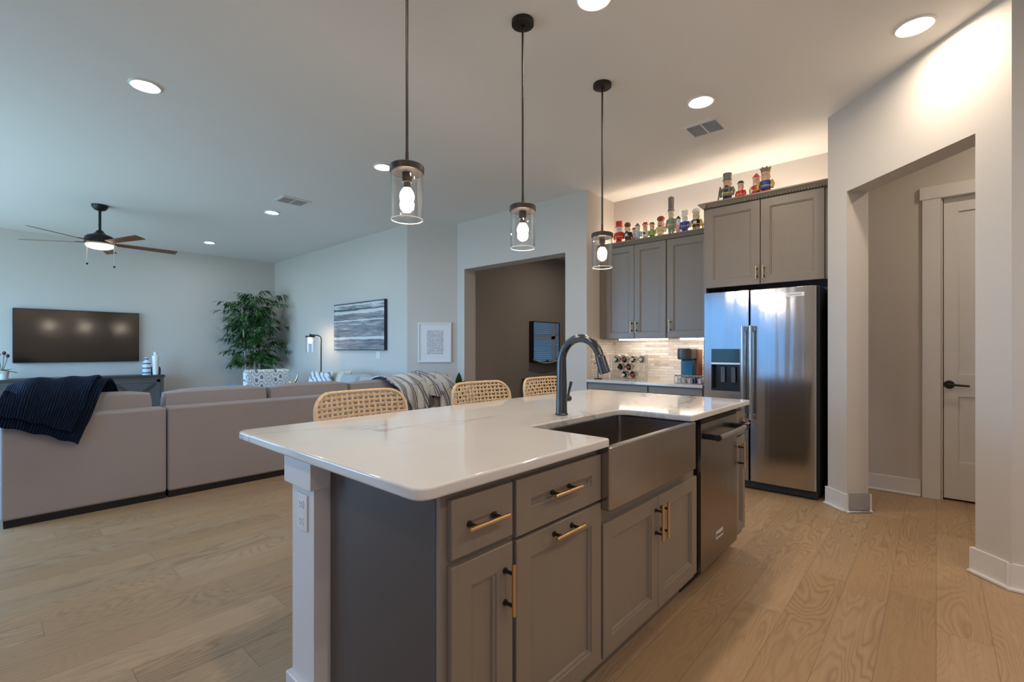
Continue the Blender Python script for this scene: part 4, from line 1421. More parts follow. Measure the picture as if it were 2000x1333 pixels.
lean_pillow(7.22, 0.665, 0.66, 0.42, 0.16, 'pillow_stripe', 'white pillow with blue grey marbled stripes, beside the floor lamp', 3.50)
lean_pillow(6.86, 0.68, 0.50, 0.44, 0.14, 'pillow_cream', 'cream pillow tucked behind the marbled stripe pillow', 3.66)
lean_pillow(6.40, 0.66, 0.52, 0.42, 0.16, 'pillow_grey', 'grey pillow next to the marbled stripe pillow', 3.56)
lean_pillow(5.86, 0.66, 0.56, 0.42, 0.17, 'pillow_grey', 'grey pillow under the right half of the canvas', 3.56, roll=3)
lean_pillow(5.28, 0.66, 0.58, 0.46, 0.18, 'pillow_grey', 'grey pillow in the sofa corner beside the plaid throw', 3.50, -12, -70, -5)

# navy throw
rnd = random.Random(11)


def drape_profile(prof):
    ls = [0]
    for a, b in zip(prof, prof[1:]):
        ls.append(ls[-1] + math.hypot(a[0] - b[0], a[1] - b[1]))
    T = ls[-1]

    def at(s):
        s = max(0, min(1, s)) * T
        for i in range(len(prof) - 1):
            if s <= ls[i + 1] or i == len(prof) - 2:
                k = (s - ls[i]) / (ls[i + 1] - ls[i])
                return prof[i][0] + (prof[i + 1][0] - prof[i][0]) * k, prof[i][1] + (prof[i + 1][1] - prof[i][1]) * k
    return at


def smooth_prof(p, it=3):
    for _ in range(it):
        q = [p[0]]
        for a, b in zip(p, p[1:]):
            q += [(a[0] * .75 + b[0] * .25, a[1] * .75 + b[1] * .25), (a[0] * .25 + b[0] * .75, a[1] * .25 + b[1] * .75)]
        q.append(p[-1])
        p = q
    return p


pa = drape_profile(smooth_prof([(5.22, 0.60), (5.10, 0.90), (4.98, 0.955), (4.86, 0.96), (4.73, 0.885), (4.668, 0.80), (4.655, 0.66), (4.650, 0.40)]))


def navy_fn(off, tl, tr, xl0, xl1, xr0, xr1):
    def f(u, v):
        tend = tl + (tr - tl) * u
        s = v * tend
        y, z = pa(s)
        xl = xl0 + (xl1 - xl0) * s
        xr = xr0 + (xr1 - xr0) * s
        x = xl + (xr - xl) * u
        wob = 0.006 * math.sin(u * 19 + v * 3) + 0.004 * math.sin(u * 7 - v * 9)
        sag = 0.03 * math.sin(PI * u) if z > 0.85 else 0.0
        return Vector((x, y - off - abs(wob) * 1.2, z + off * 0.9 + wob - (0.05 * (1 - min(1, u * 5))) * (1 if z > 0.88 else 0)))
    return f


mb = MB()
mb.sheet(navy_fn(0.012, 0.745, 0.90, 0.20, -0.03, 0.84, 0.40), 46, 46, -0.018)
mb.sheet(navy_fn(0.038, 0.705, 0.845, 0.22, -0.03, 0.76, 0.345), 46, 46, -0.020)
o = obj('throw_blanket', mb, 'navy', loc=(0.4, 4.75, 0.55))
tag(o, 'navy ribbed plush throw draped over the short sofa section', 'blanket')

# plaid throw
pb = drape_profile(smooth_prof([(5.30, 0.62), (5.10, 0.84), (4.98, 0.875), (4.84, 0.865), (4.72, 0.80), (4.668, 0.745), (4.655, 0.62), (4.650, 0.36)]))


def bumpf(x, c, w):
    return math.exp(-((x - c) / w) ** 2)


def plaid_fn(u, v):
    x = 3.10 + 0.97 * u
    if x < 3.22:
        tend = 0.50 + 0.18 * (x - 3.10) / 0.12
    elif x < 3.62:
        tend = 0.70 + 0.24 * min(1, (x - 3.22) / 0.20)
    elif x < 3.80:
        tend = 0.76
    else:
        tend = 0.94 - 0.10 * (x - 3.80) / 0.27
    s = v * tend
    y, z = pb(s)
    fold = 0.022 * math.sin(x * 24 + v * 3.0) + 0.012 * math.sin(x * 51 - v * 5)
    lump = (0.045 * bumpf(x, 3.62, 0.16) + 0.02 * bumpf(x, 3.85, 0.1)) * max(0, 1 - abs(s - 0.42) * 3.2)
    spread = (x - 3.58) * 0.05 * max(0, s - 0.55)
    return Vector((x + spread + 0.01 * math.sin(v * 9), y - 0.02 - abs(fold) * 1.0, z + 0.012 + lump + fold * 0.55))


o = obj('throw_blanket', MB().sheet(plaid_fn, 80, 46, -0.012), 'plaid', loc=(3.6, 4.75, 0.5))
tag(o, 'cream and dark blue plaid throw over the right end of the sofa back', 'blanket')

# ------------------------------------------------------------------ floor lamp, side table, gold ornament
lx, ly = 3.86, 7.90
hx, hy = 3.735, 8.04
t = thing('floor_lamp', 'black floor lamp with a hanging glass shade beside the canvas', 'lamp', (lx, ly, 0))
obj('base', MB().lathe([(0.0, 0.0), (0.13, 0.0), (0.13, 0.02), (0.02, 0.028), (0.0, 0.028)], (lx, ly, 0), 32), 'bronze', t)
arm = [(lx, ly, 0.02), (lx, ly, 0.9), (lx, ly, 1.40), (lx - .012, ly + .013, 1.435), (lx - .04, ly + .045, 1.455), (hx, hy, 1.465)]
obj('pole', MB().tube(arm, 0.011, 12), 'bronze', t)
obj('cap', MB().lathe([(0.0, 0.03), (0.012, 0.03), (0.014, 0.0), (0.078, -0.006), (0.078, -0.032), (0.0, -0.032)], (hx, hy, 1.452), 32), 'bronze', t)
obj('bulb', MB().lathe([(0.0, 0.0), (0.015, -0.005), (0.032, -0.04), (0.033, -0.06), (0.020, -0.085), (0.0, -0.09)], (hx, hy, 1.41), 20), 'lamp_bulb', t)
obj('lamp_shade', MB().lathe([(0.072, 0.0), (0.072, -0.26), (0.070, -0.263), (0.068, -0.26), (0.068, 0.0)], (hx, hy, 1.425), 36, closed=True), 'glass', t)

t = thing('side_table', 'small side table behind the striped pillow by the lamp', 'table', (3.62, 8.42, 0))
obj('tabletop', MB().lathe([(0.0, 0.0), (0.24, 0.0), (0.245, 0.012), (0.24, 0.025), (0.0, 0.025)], (3.62, 8.42, 0.555), 36), 'console_top', t)
obj('pedestal', MB().lathe([(0.0, 0.0), (0.16, 0.0), (0.16, 0.015), (0.025, 0.03), (0.02, 0.5), (0.05, 0.555), (0.0, 0.555)], (3.62, 8.42, 0), 28), 'blackwood', t)
mb = MB()
mb.tube([(3.57, 8.46, 0.582), (3.585, 8.44, 0.61), (3.62, 8.42, 0.625), (3.645, 8.40, 0.66), (3.66, 8.38, 0.72), (3.672, 8.37, 0.765)], [0.030, 0.024, 0.022, 0.018, 0.012, 0.015], 12)
mb.tube([(3.585, 8.44, 0.61), (3.565, 8.46, 0.645), (3.545, 8.48, 0.655)], [0.018, 0.012, 0.006], 10)
mb.tube([(3.63, 8.41, 0.64), (3.64, 8.42, 0.585)], [0.016, 0.022], 10)
o = obj('bird_figurine', mb, 'gold', loc=(3.62, 8.42, 0.58))
tag(o, 'small gold ornament beside the striped pillow', 'ornament')

# ------------------------------------------------------------------ wall art
t = thing('canvas_art', 'wide grey canvas with pale horizontal bands', 'picture', (4.1, 7.05, 1.2))
obj('stretcher', MB().box(4.062, 6.262, 1.201, 4.107, 7.835, 1.988), 'canvas_edge', t)
obj('canvas', MB().box(4.058, 6.275, 1.212, 4.063, 7.822, 1.977), 'canvas', t)

nC = Vector((-0.537, -0.497, 0)).normalized()
cC = Vector((4.38, 5.4525, 1.315))
tC = Vector((nC.y, -nC.x, 0))
if tC.x < 0:
    tC = -tC
t = thing('framed_print', 'white framed print of small dark marks on the angled wall', 'picture', (cC.x, cC.y, 1.03))
wC, hC = 0.485, 0.578


def CP_(a, o, z):
    return cC + tC * a + nC * o + Vector((0, 0, z))


mb = MB()
rs = []
for ins, o in ((0, 0.004), (0, 0.028), (0.004, 0.030), (0.022, 0.030), (0.024, 0.020), (0.03, 0.020)):
    w, h = wC / 2 - ins, hC / 2 - ins
    rs.append([CP_(-w, o, -h), CP_(w, o, -h), CP_(w, o, h), CP_(-w, o, h)])
mb.rings(rs, caps=(True, False))
obj('frame', mb, 'white', t)
w, h = wC / 2 - 0.026, hC / 2 - 0.026
obj('print', MB().sheet(lambda u, v: CP_(-w + 2 * w * u, 0.0195, -h + 2 * h * v), 1, 1), 'print', t)

# ------------------------------------------------------------------ rattan bar stools


def stool(label, cx, cy):
    t = thing('bar_stool', label, 'stool', (0, 0, 0), 'rattan stools along the island')
    W, zt, zb = 0.265, 0.995, 0.70

    def bp(a, z, o=0.0):       # a in [-1,1] across, curved backrest; back faces +Y
        return Vector((a * W, 0.245 - 0.055 * a * a + 0.05 * (z - 0.66) / 0.3 + o, z))

    def outl(k):  # rounded outline of the backrest
        pts = []
        r = 0.095
        seq = [(-1, zb), (-1, zt - r)]
        for i in range(1, 7):
            q = i / 7 * PI / 2
            seq.append((-1 + (r / W) * (1 - math.cos(q)), zt - r + r * math.sin(q)))
        left = seq
        right = [(-a, z) for a, z in reversed(left)]
        mid = [(a, zt) for a in (-0.6, -0.45, -0.3, -0.15, 0, 0.15, 0.3, 0.45, 0.6)]
        return left + mid + right
    mb = MB()
    mb.tube([bp(a, z) for a, z in outl(0)], 0.0095, 10)
    mb.tube([bp(a / 8, zb) for a in range(-8, 9)], 0.012, 10)
    nc = 16
    for i in range(nc + 1):
        a = -0.96 + 1.92 * i / nc
        top = zt - (0.0 if abs(a) < 0.64 else 0.095 * (1 - math.sqrt(max(0, 1 - ((abs(a) - 0.64) / 0.36) ** 2))))
        nz_ = 10
        pts = [bp(a, zb + (top - zb) * k / nz_, 0.004 * (1 if (k + i) % 2 else -1)) for k in range(nz_ + 1)]
        for off in (-0.003, 0.003):
            mb.tube([p + Vector((off, 0, 0)) for p in pts], 0.0035, 6)
    nr = 12
    for j in range(1, nr):
        z = zb + (zt - zb) * j / nr
        lim = 0.98
        if z > zt - 0.095:
            lim = 1 - (0.095 / W) * (1 - math.sqrt(max(0, 1 - ((z - zt + 0.095) / 0.095) ** 2))) - 0.02
        n = 24
        pts = [bp(-lim + 2 * lim * k / n, z, 0.004 * (-1 if (k + j) % 2 else 1)) for k in range(n + 1)]
        for off in (-0.003, 0.003):
            mb.tube([p + Vector((0, 0, off)) for p in pts], 0.0035, 6)
    obj('backrest', mb, 'rattan', t)
    obj('seat', MB().box(-0.235, -0.20, 0.60, 0.235, 0.215, 0.655, 0.025, 3), 'rattan', t)
    for sx in (-1, 1):
        obj('leg', MB().cyl((sx * 0.215, 0.215, 0.0), (sx * 0.235, 0.20, 0.72), 0.015, 0.015, 12), 'blackwood', t)
        obj('leg', MB().cyl((sx * 0.215, -0.20, 0.0), (sx * 0.215, -0.18, 0.60), 0.015, 0.015, 12), 'blackwood', t)
    obj('footrest', MB().box(-0.215, -0.205, 0.20, 0.215, -0.185, 0.225).box(-0.215, 0.205, 0.30, 0.215, 0.22, 0.32), 'blackwood', t)
    t.location = (cx, cy, 0)
    return t


s0 = stool('woven rattan bar stool nearest the camera, in front of the long sofa back', 1.335, 2.02)
dup(s0, (2.215, 2.02, 0), 'middle woven rattan bar stool, between the plaid throw and dining opening')
dup(s0, (2.905, 2.02, 0), 'woven rattan bar stool farthest along, partly behind the faucet')

# dark leafed plant by the opening
t = thing('rubber_plant', 'broad leafed dark plant on the floor behind the middle stool', 'plant', (4.29, 4.86, 0))
obj('pot', MB().lathe([(0.0, 0.0), (0.11, 0.0), (0.14, 0.28), (0.128, 0.28), (0.115, 0.24), (0.0, 0.24)], (4.29, 4.86, 0), 28), 'basket', t)
mb = MB()
mb.tube([(4.29, 4.86, 0.22), (4.295, 4.86, 0.45), (4.29, 4.86, 0.70)], [0.010, 0.008, 0.004], 8)
for k in range(16):
    a = k * 2.4
    z = 0.32 + 0.36 * k / 15
    blade_leaf(mb, (4.29, 4.86, z), (math.cos(a), math.sin(a), 0.9), 0.23, 0.085, 0.35, 0, 5)
blade_leaf(mb, (4.225, 4.925, 0.66), (-0.20, 0.05, 1.0), 0.23, 0.085, 0.1, 0, 5)
blade_leaf(mb, (4.305, 4.85, 0.64), (-0.05, -0.10, 1.0), 0.27, 0.10, 0.1, 0, 5)
obj('leaves', mb, 'leaf2', t)

# ------------------------------------------------------------------ dining room furniture
t = thing('wall_mirror', 'black framed mirror reflecting shutters in the dining room', 'mirror', (7.24, 5.7, 0.97))
obj('frame', MB().box(6.83, 5.60, 0.968, 7.66, 5.62, 0.985).box(6.83, 5.60, 1.727, 7.66, 5.62, 1.742).box(6.83, 5.60, 0.968, 6.845, 5.62, 1.742).box(7.645, 5.60, 0.968, 7.66, 5.62, 1.742).box(6.83, 5.62, 0.968, 7.66, 5.698, 1.742), 'black', t)
obj('glass', MB().box(6.845, 5.606, 0.985, 7.645, 5.612, 1.727), 'mirror', t)
mb = MB()
for k in range(25):
    u = k / 24
    mb.ball((6.84 + 0.80 * u, 5.585, 1.02 - 0.07 * math.sin(PI * u) + 0.0), 0.018, n=8)
o = obj('bead_garland', mb, 'pillow_cream', loc=(7.24, 5.585, 0.97))
tag(o, 'string of pale beads hung along the bottom of the mirror', 'garland')
t = thing('sideboard', 'low dark sideboard under the dining room mirror', 'sideboard', (7.2, 5.45, 0))
obj('top', MB().box(6.60, 5.22, 0.64, 7.85, 5.68, 0.672, 0.003, 1), 'console_top', t)
obj('body', MB().box(6.63, 5.25, 0.12, 7.82, 5.67, 0.64), 'console', t)
for sx in (6.66, 7.74):
    for sy in (5.27, 5.60):
        obj('leg', MB().box(sx, sy, 0, sx + 0.05, sy + 0.05, 0.12), 'console_top', t)
for a, b in ((6.64, 7.22), (7.23, 7.81)):
    d = obj('door', MB().box(a, 5.235, 0.14, b, 5.25, 0.625, 0.002, 1), 'console', t)
    obj('knob', MB().ball((b - 0.04 if a < 7 else a + 0.04, 5.225, 0.40), 0.012, n=10), 'brass', d)
o = obj('decorative_box', MB().box(6.64, 5.30, 0.672, 6.80, 5.42, 0.715, 0.004), 'coffee_grey', loc=(6.72, 5.36, 0.672))
tag(o, 'small dark box at the left end of the dining room sideboard', 'box')
o = obj('dish', MB().lathe([(0.0, 0.0), (0.07, 0.0), (0.13, 0.035), (0.125, 0.038), (0.065, 0.01), (0.0, 0.01)], (6.98, 5.40, 0.672), 28), 'coffee_grey', loc=(6.98, 5.40, 0.672))
tag(o, 'shallow dark dish on the dining room sideboard', 'dish')
t = thing('potted_plant', 'green leafy plant on the dining room sideboard behind the faucet', 'plant', (7.62, 5.40, 0.672))
obj('pot', MB().lathe([(0.0, 0.0), (0.07, 0.0), (0.085, 0.12), (0.075, 0.12), (0.06, 0.09), (0.0, 0.09)], (7.62, 5.40, 0.672), 24), 'white', t)
mb = MB()
rnd = random.Random(5)
for k in range(34):
    a = k * 2.4
    blade_leaf(mb, (7.62, 5.40, 0.77 + 0.004 * k), (math.cos(a), math.sin(a), rnd.uniform(0.5, 1.6)), rnd.uniform(0.16, 0.27), 0.06, 0.8, 0, 4)
obj('leaves', mb, 'leaf2', t)

# ------------------------------------------------------------------ wine rack and bottles
WRX = 4.80
slots = []
for r_, (z, n_, off) in enumerate(((CZ + 0.055, 4, 0.0), (CZ + 0.142, 4, 0.048), (CZ + 0.229, 4, 0.0))):
    for k in range(n_):
        slots.append((r_, k, 2.735 - k * 0.094 - off, z))
t = thing('wine_rack', 'open pale wire wine rack on the back counter', 'wine rack', (4.9, 2.48, CZ))
mb = MB()


def hoop(mb, x, y, z, r, tr=0.0028, n=20):
    pts = [(x, y + r * math.cos(2 * PI * k / n), z + r * math.sin(2 * PI * k / n)) for k in range(n + 1)]
    mb.tube(pts, tr, 6)


for (r_, k, y, z) in slots:
    for x in (WRX, WRX + 0.20):
        hoop(mb, x, y, z, 0.0445)
obj('hoops', mb, 'wire', t)
mb = MB()
for y in (2.79, 2.40):
    for x in (WRX, WRX + 0.20):
        mb.cyl((x, y, CZ), (x, y, CZ + 0.285), 0.005, n=10)
    mb.cyl((WRX, y, CZ + 0.28), (WRX + 0.20, y, CZ + 0.28), 0.004, n=8)
for x in (WRX, WRX + 0.20):
    mb.cyl((x, 2.79, CZ + 0.005), (x, 2.40, CZ + 0.005), 0.0045, n=8)
obj('side_rails', mb, 'wire', t)
bot = [(2, 0, 'wine_cream', 'leftmost in the top row of the wine rack'), (2, 1, 'wine_red', 'second in the top row of the wine rack, red foil'),
       (2, 2, 'wine_cream', 'third in the top row of the wine rack'), (2, 3, 'wine_cream', 'rightmost in the top row of the wine rack'),
       (1, 0, 'wine_glass', 'left one in the middle row of the wine rack, dark foil'), (1, 1, 'wine_red', 'right one in the middle row of the wine rack, red foil'),
       (0, 1, 'wine_cream', 'left one in the bottom row of the wine rack, pale foil'), (0, 2, 'wine_red', 'right one in the bottom row of the wine rack, red foil')]
RX = Matrix.Rotation(rad(90), 4, 'Y')
for r_, k, foil, lb in bot:
    y, z = [(s[2], s[3]) for s in slots if s[0] == r_ and s[1] == k][0]
    t = thing('wine_bottle', 'wine bottle ' + lb, 'bottle', (WRX + 0.15, y, z), 'wine bottles in the rack')
    m = Matrix.Translation((WRX - 0.03, y, z)) @ RX
    obj('bottle_glass', MB().lathe([(0.0135, 0.05), (0.0145, 0.09), (0.030, 0.125), (0.0385, 0.15), (0.0385, 0.29), (0.034, 0.30), (0.0, 0.295)], (0, 0, 0), 24, mat=m), 'wine_glass', t)
    obj('foil', MB().lathe([(0.0, 0.0), (0.0155, 0.0), (0.0165, 0.004), (0.0165, 0.02), (0.015, 0.024), (0.0142, 0.06)], (0, 0, 0), 20, mat=m), foil, t)

# black wire stand left of the rack
t = thing('wire_stand', 'thin black wire stand left of the wine rack', 'stand', (4.72, 2.905, CZ))
obj('base', MB().lathe([(0.0, 0.0), (0.045, 0.0), (0.045, 0.008), (0.0, 0.012)], (4.72, 2.905, CZ), 24), 'black', t)
obj('stem', MB().cyl((4.72, 2.905, CZ), (4.72, 2.905, CZ + 0.185), 0.005, n=10), 'black', t)
obj('crossbar', MB().tube([(4.72, 2.955, CZ + 0.165), (4.72, 2.95, CZ + 0.178), (4.72, 2.905, CZ + 0.183), (4.72, 2.86, CZ + 0.178), (4.72, 2.855, CZ + 0.165)], 0.004, 8), 'black', t)

# coffee maker
t = thing('coffee_maker', 'charcoal coffee maker with blue water tank by the fridge', 'coffee maker', (4.93, 1.93, CZ))
y0, y1 = 1.855, 2.005
obj('base', MB().box(4.80, y0, CZ, 5.06, y1, CZ + 0.035, 0.008), 'black', t)
obj('column', MB().box(4.95, y0 - 0.012, CZ + 0.03, 5.08, y1, CZ + 0.345, 0.012), 'copper', t)
obj('brew_head', MB().box(4.79, y0, CZ + 0.235, 4.97, y1, CZ + 0.355, 0.02, 3).lathe([(0.0, 0.0), (0.058, 0.0), (0.062, 0.02), (0.062, 0.105), (0.0, 0.105)], (4.79, (y0 + y1) / 2, CZ + 0.243), 28), 'coffee_grey', t)
obj('water_tank', MB().box(4.86, y0 + 0.012, CZ + 0.035, 4.955, y1 - 0.012, CZ + 0.235, 0.012), 'tank_blue', t)
o = obj('bottle', MB().lathe([(0.0, 0.0), (0.034, 0.0), (0.036, 0.01), (0.036, 0.15), (0.016, 0.20), (0.014, 0.26), (0.0, 0.262)], (5.12, 1.80, CZ), 24), 'wine_red', loc=(5.12, 1.80, CZ))
RACK_O, RACK_A = Vector((4.86, 2.58, CZ)), rad(20)
for o2 in [q for q in bpy.data.objects if q.name.split('.')[0] in ('wine_rack', 'wine_bottle')]:
    v = Vector(o2.location) - RACK_O
    v.rotate(Matrix.Rotation(RACK_A, 3, 'Z').to_euler())
    o2.location = RACK_O + v
    o2.rotation_euler = (0, 0, RACK_A)
tag(o, 'slim dark red bottle standing behind the coffee maker', 'bottle')

# pod basket
t = thing('wire_basket', 'shallow wire basket of coffee pods at the counter edge', 'basket', (4.70, 1.82, CZ))
mb = MB()
bx0, bx1, byl, byr = 4.62, 4.78, 1.955, 1.685
for z in (CZ + 0.004, CZ + 0.075):
    mb.tube([(bx0, byl, z), (bx0, byr, z), (bx1, byr, z), (bx1, byl, z), (bx0, byl, z)], 0.0035, 8)
for k in range(9):
    y = byl + (byr - byl) * k / 8
    mb.cyl((bx0, y, CZ + 0.004), (bx0, y, CZ + 0.075), 0.002, n=6).cyl((bx1, y, CZ + 0.004), (bx1, y, CZ + 0.075), 0.002, n=6).cyl((bx0, y, CZ + 0.004), (bx1, y, CZ + 0.004), 0.002, n=6)
obj('wire_frame', mb, 'chrome', t)
obj('handle', MB().tube([(4.70, byl, CZ + 0.075), (4.70, byl + 0.012, CZ + 0.078), (4.70, byl + 0.03, CZ + 0.078)], 0.005, 8), 'bronze', t)
pod = None
cols = ('white', 'wine_cream', 'plastic', 'navyglaze', 'white')
for k in range(10):
    y = byl - 0.028 - (k % 5) * 0.052
    x = 4.66 if k < 5 else 4.735
    mb = MB().lathe([(0.0, 0.0), (0.018, 0.0), (0.0225, 0.042), (0.025, 0.043), (0.025, 0.046), (0.0, 0.047)], (x, y, CZ + 0.008), 18)
    o = obj('coffee_pod', mb, cols[k % 5] if k != 6 else 'copper', loc=(x, y, CZ + 0.008))
    tag(o, 'small capped coffee pod lying in the wire basket', 'coffee pod', 'coffee pods in the wire basket')

# ------------------------------------------------------------------ nutcrackers
PAL = {}


def pal(c):
    k = tuple(c)
    if k not in PAL:
        PAL[k] = plain('painted_wood_%d' % len(PAL), k, 0.4, vary=0.05)
    return PAL[k]


RED, DKRED, WHT, CRM = (0.55, 0.03, 0.025), (0.26, 0.02, 0.02), (0.72, 0.70, 0.66), (0.62, 0.52, 0.34)
BLK, BRN, SKIN, GRN = (0.02, 0.02, 0.022), (0.13, 0.055, 0.025), (0.66, 0.40, 0.27), (0.03, 0.14, 0.07)
LGRN, BLU, GLD, ORG = (0.30, 0.42, 0.10), (0.025, 0.07, 0.30), (0.60, 0.40, 0.10), (0.55, 0.25, 0.06)
GRY, PNK, LBL, SAGE = (0.17, 0.17, 0.155), (0.70, 0.30, 0.30), (0.45, 0.55, 0.60), (0.22, 0.28, 0.20)


def nutcracker(x, y, z, h, label, hat, hatc, face, hair, coat, legs, base, sleeve=None, wide=1.0, staff=False, badge=None):
    t = thing('nutcracker', label, 'figurine', (x, y, z), 'nutcracker figurines on the cabinets')
    hh = 0.22 if hat in ('tall', 'drum', 'bear') else (0.12 if hat == 'cap' else 0.16)
    if hat == 'stack':
        hh = 0.33
    H_ = h
    w = h * 0.152 * wide if hat != 'stack' else h * 0.085
    zb, zl, zc, zh = 0.05 * H_, 0.30 * H_, 0.58 * H_, (1 - hh) * H_
    if hat == 'stack':
        zl, zc, zh = 0.24 * H_, 0.47 * H_, 0.64 * H_
    obj('base', MB().box(x - w * 1.05, y - w * 1.15, z, x + w * 1.05, y + w * 1.15, z + zb, 0.003, 1), pal(base), t)
    for s in (-1, 1):
        obj('leg', MB().tube([(x, y + s * w * 0.45, z + zb), (x, y + s * w * 0.45, z + zl * .5), (x, y + s * w * 0.42, z + zl)], [w * .40, w * .36, w * .42], 12), pal(legs), t)
    body = MB().lathe([(0.0, zl), (w * 0.95, zl), (w * 0.80, (zl + zc) / 2), (w * 0.98, zc * 0.95), (w * 0.6, zc), (0.0, zc)], (x, y, z), 20)
    mats = [pal(coat), pal(GLD)]
    body.lathe([(w * 0.86, zl + (zc - zl) * .28), (w * 0.90, zl + (zc - zl) * .30), (w * 0.88, zl + (zc - zl) * .38), (w * 0.84, zl + (zc - zl) * .40)], (x, y, z), 20, 1)
    if badge:
        body.ball((x - w * 0.82, y, z + (zl + zc) / 2 + 0.02 * H_), w * 0.42, (0.25, 1, 1), 10, 2)
        mats.append(pal(badge))
    obj('coat', body, mats, t)
    for s in (-1, 1):
        obj('arm', MB().tube([(x, y + s * w * 0.95, z + zc * 0.96), (x - w * 0.1, y + s * w * 1.28, z + (zl + zc) * 0.5), (x - w * 0.35, y + s * w * 1.15, z + zl * 1.02)], [w * .30, w * .27, w * .24], 10), pal(sleeve or coat), t)
    hr = w * 0.74
    head = MB().lathe([(0.0, zc - 0.005), (hr * .9, zc), (hr, zc + (zh - zc) * .5), (hr * .92, zh), (0.0, zh)], (x, y, z), 20)
    zm = (zc + zh) / 2
    head.ball((x - hr, y, z + zm), hr * 0.20, (1, 1, 1.1), 8)
    for s in (-1, 1):
        head.ball((x - hr * .86, y + s * hr * 0.38, z + zm + hr * 0.28), hr * 0.15, (0.5, 1, 1), 8, 1)
    obj('head', head, [pal(face), pal(BLK)], t)
    beard = MB().ball((x - hr * 0.72, y, z + zc - hr * 0.15), hr * 0.62, (0.5, 0.85, 1.25), 12)
    for s in (-1, 1):
        beard.ball((x + hr * 0.15, y + s * hr * 0.86, z + zm), hr * 0.42, (0.9, 0.5, 1.15), 10)
    obj('hair', beard, pal(hair), t)
    zt = H_
    if hat == 'cone':
        m = MB().lathe([(0.0, zh), (hr * 1.12, zh), (hr * 1.12, zh + (zt - zh) * .12), (hr * .5, zh + (zt - zh) * .7), (hr * .1, zt), (0.0, zt)], (x, y, z), 20)
    elif hat == 'cap':
        m = MB().lathe([(0.0, zh), (hr * 1.35, zh), (hr * 1.3, zh + 0.004), (hr * 1.0, zh + (zt - zh) * .3), (hr * .9, zt - 0.006), (0.0, zt)], (x, y, z), 20)
    elif hat == 'crown':
        m = MB().lathe([(0.0, zh), (hr * 1.05, zh), (hr * 1.05, zh + (zt - zh) * .35), (hr * 1.22, zh + (zt - zh) * .7), (0.0, zh + (zt - zh) * .75)], (x, y, z), 20)
        for k in range(7):
            a = 2 * PI * k / 7
            m.ball((x + hr * 1.1 * math.cos(a), y + hr * 1.1 * math.sin(a), z + zh + (zt - zh) * .8), hr * .22, n=8)
        m.ball((x, y, z + zt - hr * .2), hr * .25, n=8)
    elif hat == 'bear':
        m = MB().ball((x, y, z + (zh + zt) / 2), hr * 1.22, (1, 1, (zt - zh) / 2 / (hr * 1.22) * 1.1), 16)
    elif hat == 'stack':
        m = MB().lathe([(0.0, zh), (hr * 1.25, zh), (hr * 1.2, zh + .02), (hr * 1.02, zh + .025), (hr * 1.08, zt - .02), (hr * 0.9, zt - .015), (0.0, zt - .015)], (x, y, z), 20)
        m.ball((x, y, z + zt - 0.01), hr * .3, n=8)
    else:
        m = MB().lathe([(0.0, zh), (hr * 1.3, zh), (hr * 1.3, zh + 0.006), (hr * 1.0, zh + 0.007), (hr * 1.12, zt), (0.0, zt)], (x, y, z), 20)
    obj('hat', m, pal(hatc), t)
    if staff:
        obj('staff', MB().cyl((x - w * .35, y + w * 1.9, z), (x - w * .35, y + w * 1.25, z + H_ * 0.62), 0.006, n=8), pal(BRN), t)
    return t


ZL, ZF, XL, XF = UT + 0.02, 2.576, 4.955, 4.70
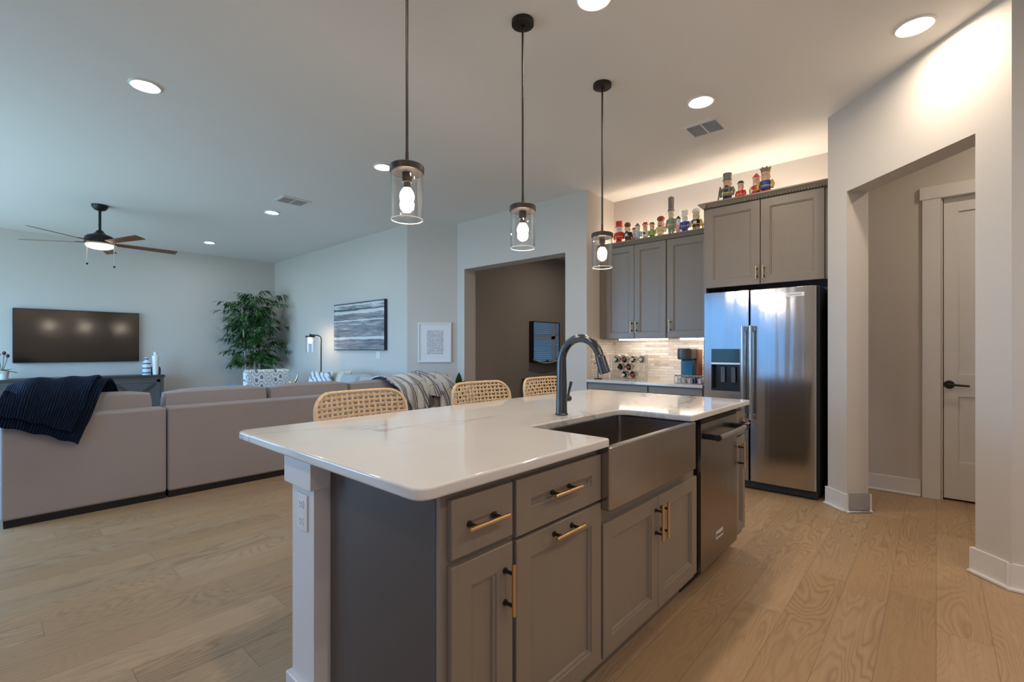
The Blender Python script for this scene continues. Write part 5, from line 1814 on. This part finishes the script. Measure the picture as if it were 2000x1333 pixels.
# name, u-derived y, height (m)
nutcracker(XL, 2.765, ZL, 0.30, 'nutcracker with tall red hat, first from the left on the lower cabinets', 'drum', RED, WHT, WHT, RED, RED, DKRED)
nutcracker(XL, 2.655, ZL, 0.27, 'nutcracker with round brown hat beside the red hatted one', 'bear', BRN, CRM, BRN, BLK, BRN, BRN, badge=WHT)
nutcracker(XL + 0.03, 2.585, ZL, 0.205, 'small nutcracker in red with dark hat', 'cap', BLK, SKIN, BLK, RED, RED, DKRED)
nutcracker(XL - 0.02, 2.520, ZL, 0.235, 'pale blue and white nutcracker with small green hat', 'cone', GRN, WHT, CRM, LBL, LBL, WHT)
nutcracker(XL, 2.435, ZL, 0.235, 'nutcracker with red cap, white coat and yellow legs', 'cap', RED, SKIN, WHT, WHT, GLD, GLD, badge=BLK)
nutcracker(XL - 0.02, 2.345, ZL, 0.215, 'nutcracker with dark green hat and orange beard', 'cap', GRN, SKIN, ORG, LGRN, BLK, CRM)
nutcracker(XL + 0.03, 2.265, ZL, 0.275, 'nutcracker with red brown hair and cream robe', 'bear', (0.26, 0.06, 0.03), SKIN, (0.26, 0.06, 0.03), CRM, CRM, CRM, wide=1.15)
nutcracker(XL, 2.135, ZL, 0.465, 'tallest nutcracker, with grey top hat and sage coat', 'stack', (0.20, 0.165, 0.15), CRM, GLD, SAGE, SAGE, ORG, wide=1.0)
nutcracker(XL, 2.055, ZL, 0.235, 'slim pink and white nutcracker with pointed dark hat', 'cone', BLK, WHT, WHT, PNK, WHT, PNK, wide=.9)
nutcracker(XL, 1.985, ZL, 0.275, 'white and blue nutcracker with tall white hat', 'drum', WHT, WHT, WHT, BLU, BLU, WHT, wide=.95)
nutcracker(XL, 1.865, ZL, 0.275, 'black and gold nutcracker with white and black hat', 'bear', WHT, CRM, CRM, BLK, GLD, BLK, badge=WHT, sleeve=GLD, wide=1.1)
nutcracker(XL + 0.02, 1.765, ZL, 0.20, 'brown and white nutcracker against the fridge cabinet', 'cap', BRN, SKIN, WHT, ORG, WHT, BRN)
nutcracker(XF, 1.475, ZF, 0.31, 'grey nutcracker with tall grey hat and staff over the fridge', 'drum', GRY, SKIN, BLK, GRY, BLK, BLK, staff=True, badge=BLK)
nutcracker(XF, 1.355, ZF, 0.215, 'short red nutcracker with black cap over the fridge', 'cap', BLK, SKIN, WHT, RED, DKRED, DKRED)
nutcracker(XF + 0.05, 1.235, ZF, 0.27, 'red robed nutcracker with white beard behind the crowned one', 'cone', RED, SKIN, WHT, RED, DKRED, DKRED, sleeve=CRM)
nutcracker(XF, 1.145, ZF, 0.285, 'crowned nutcracker in blue and yellow with red base', 'crown', (0.25, 0.18, 0.10), SKIN, CRM, BLU, RED, RED, sleeve=GLD, wide=1.15)
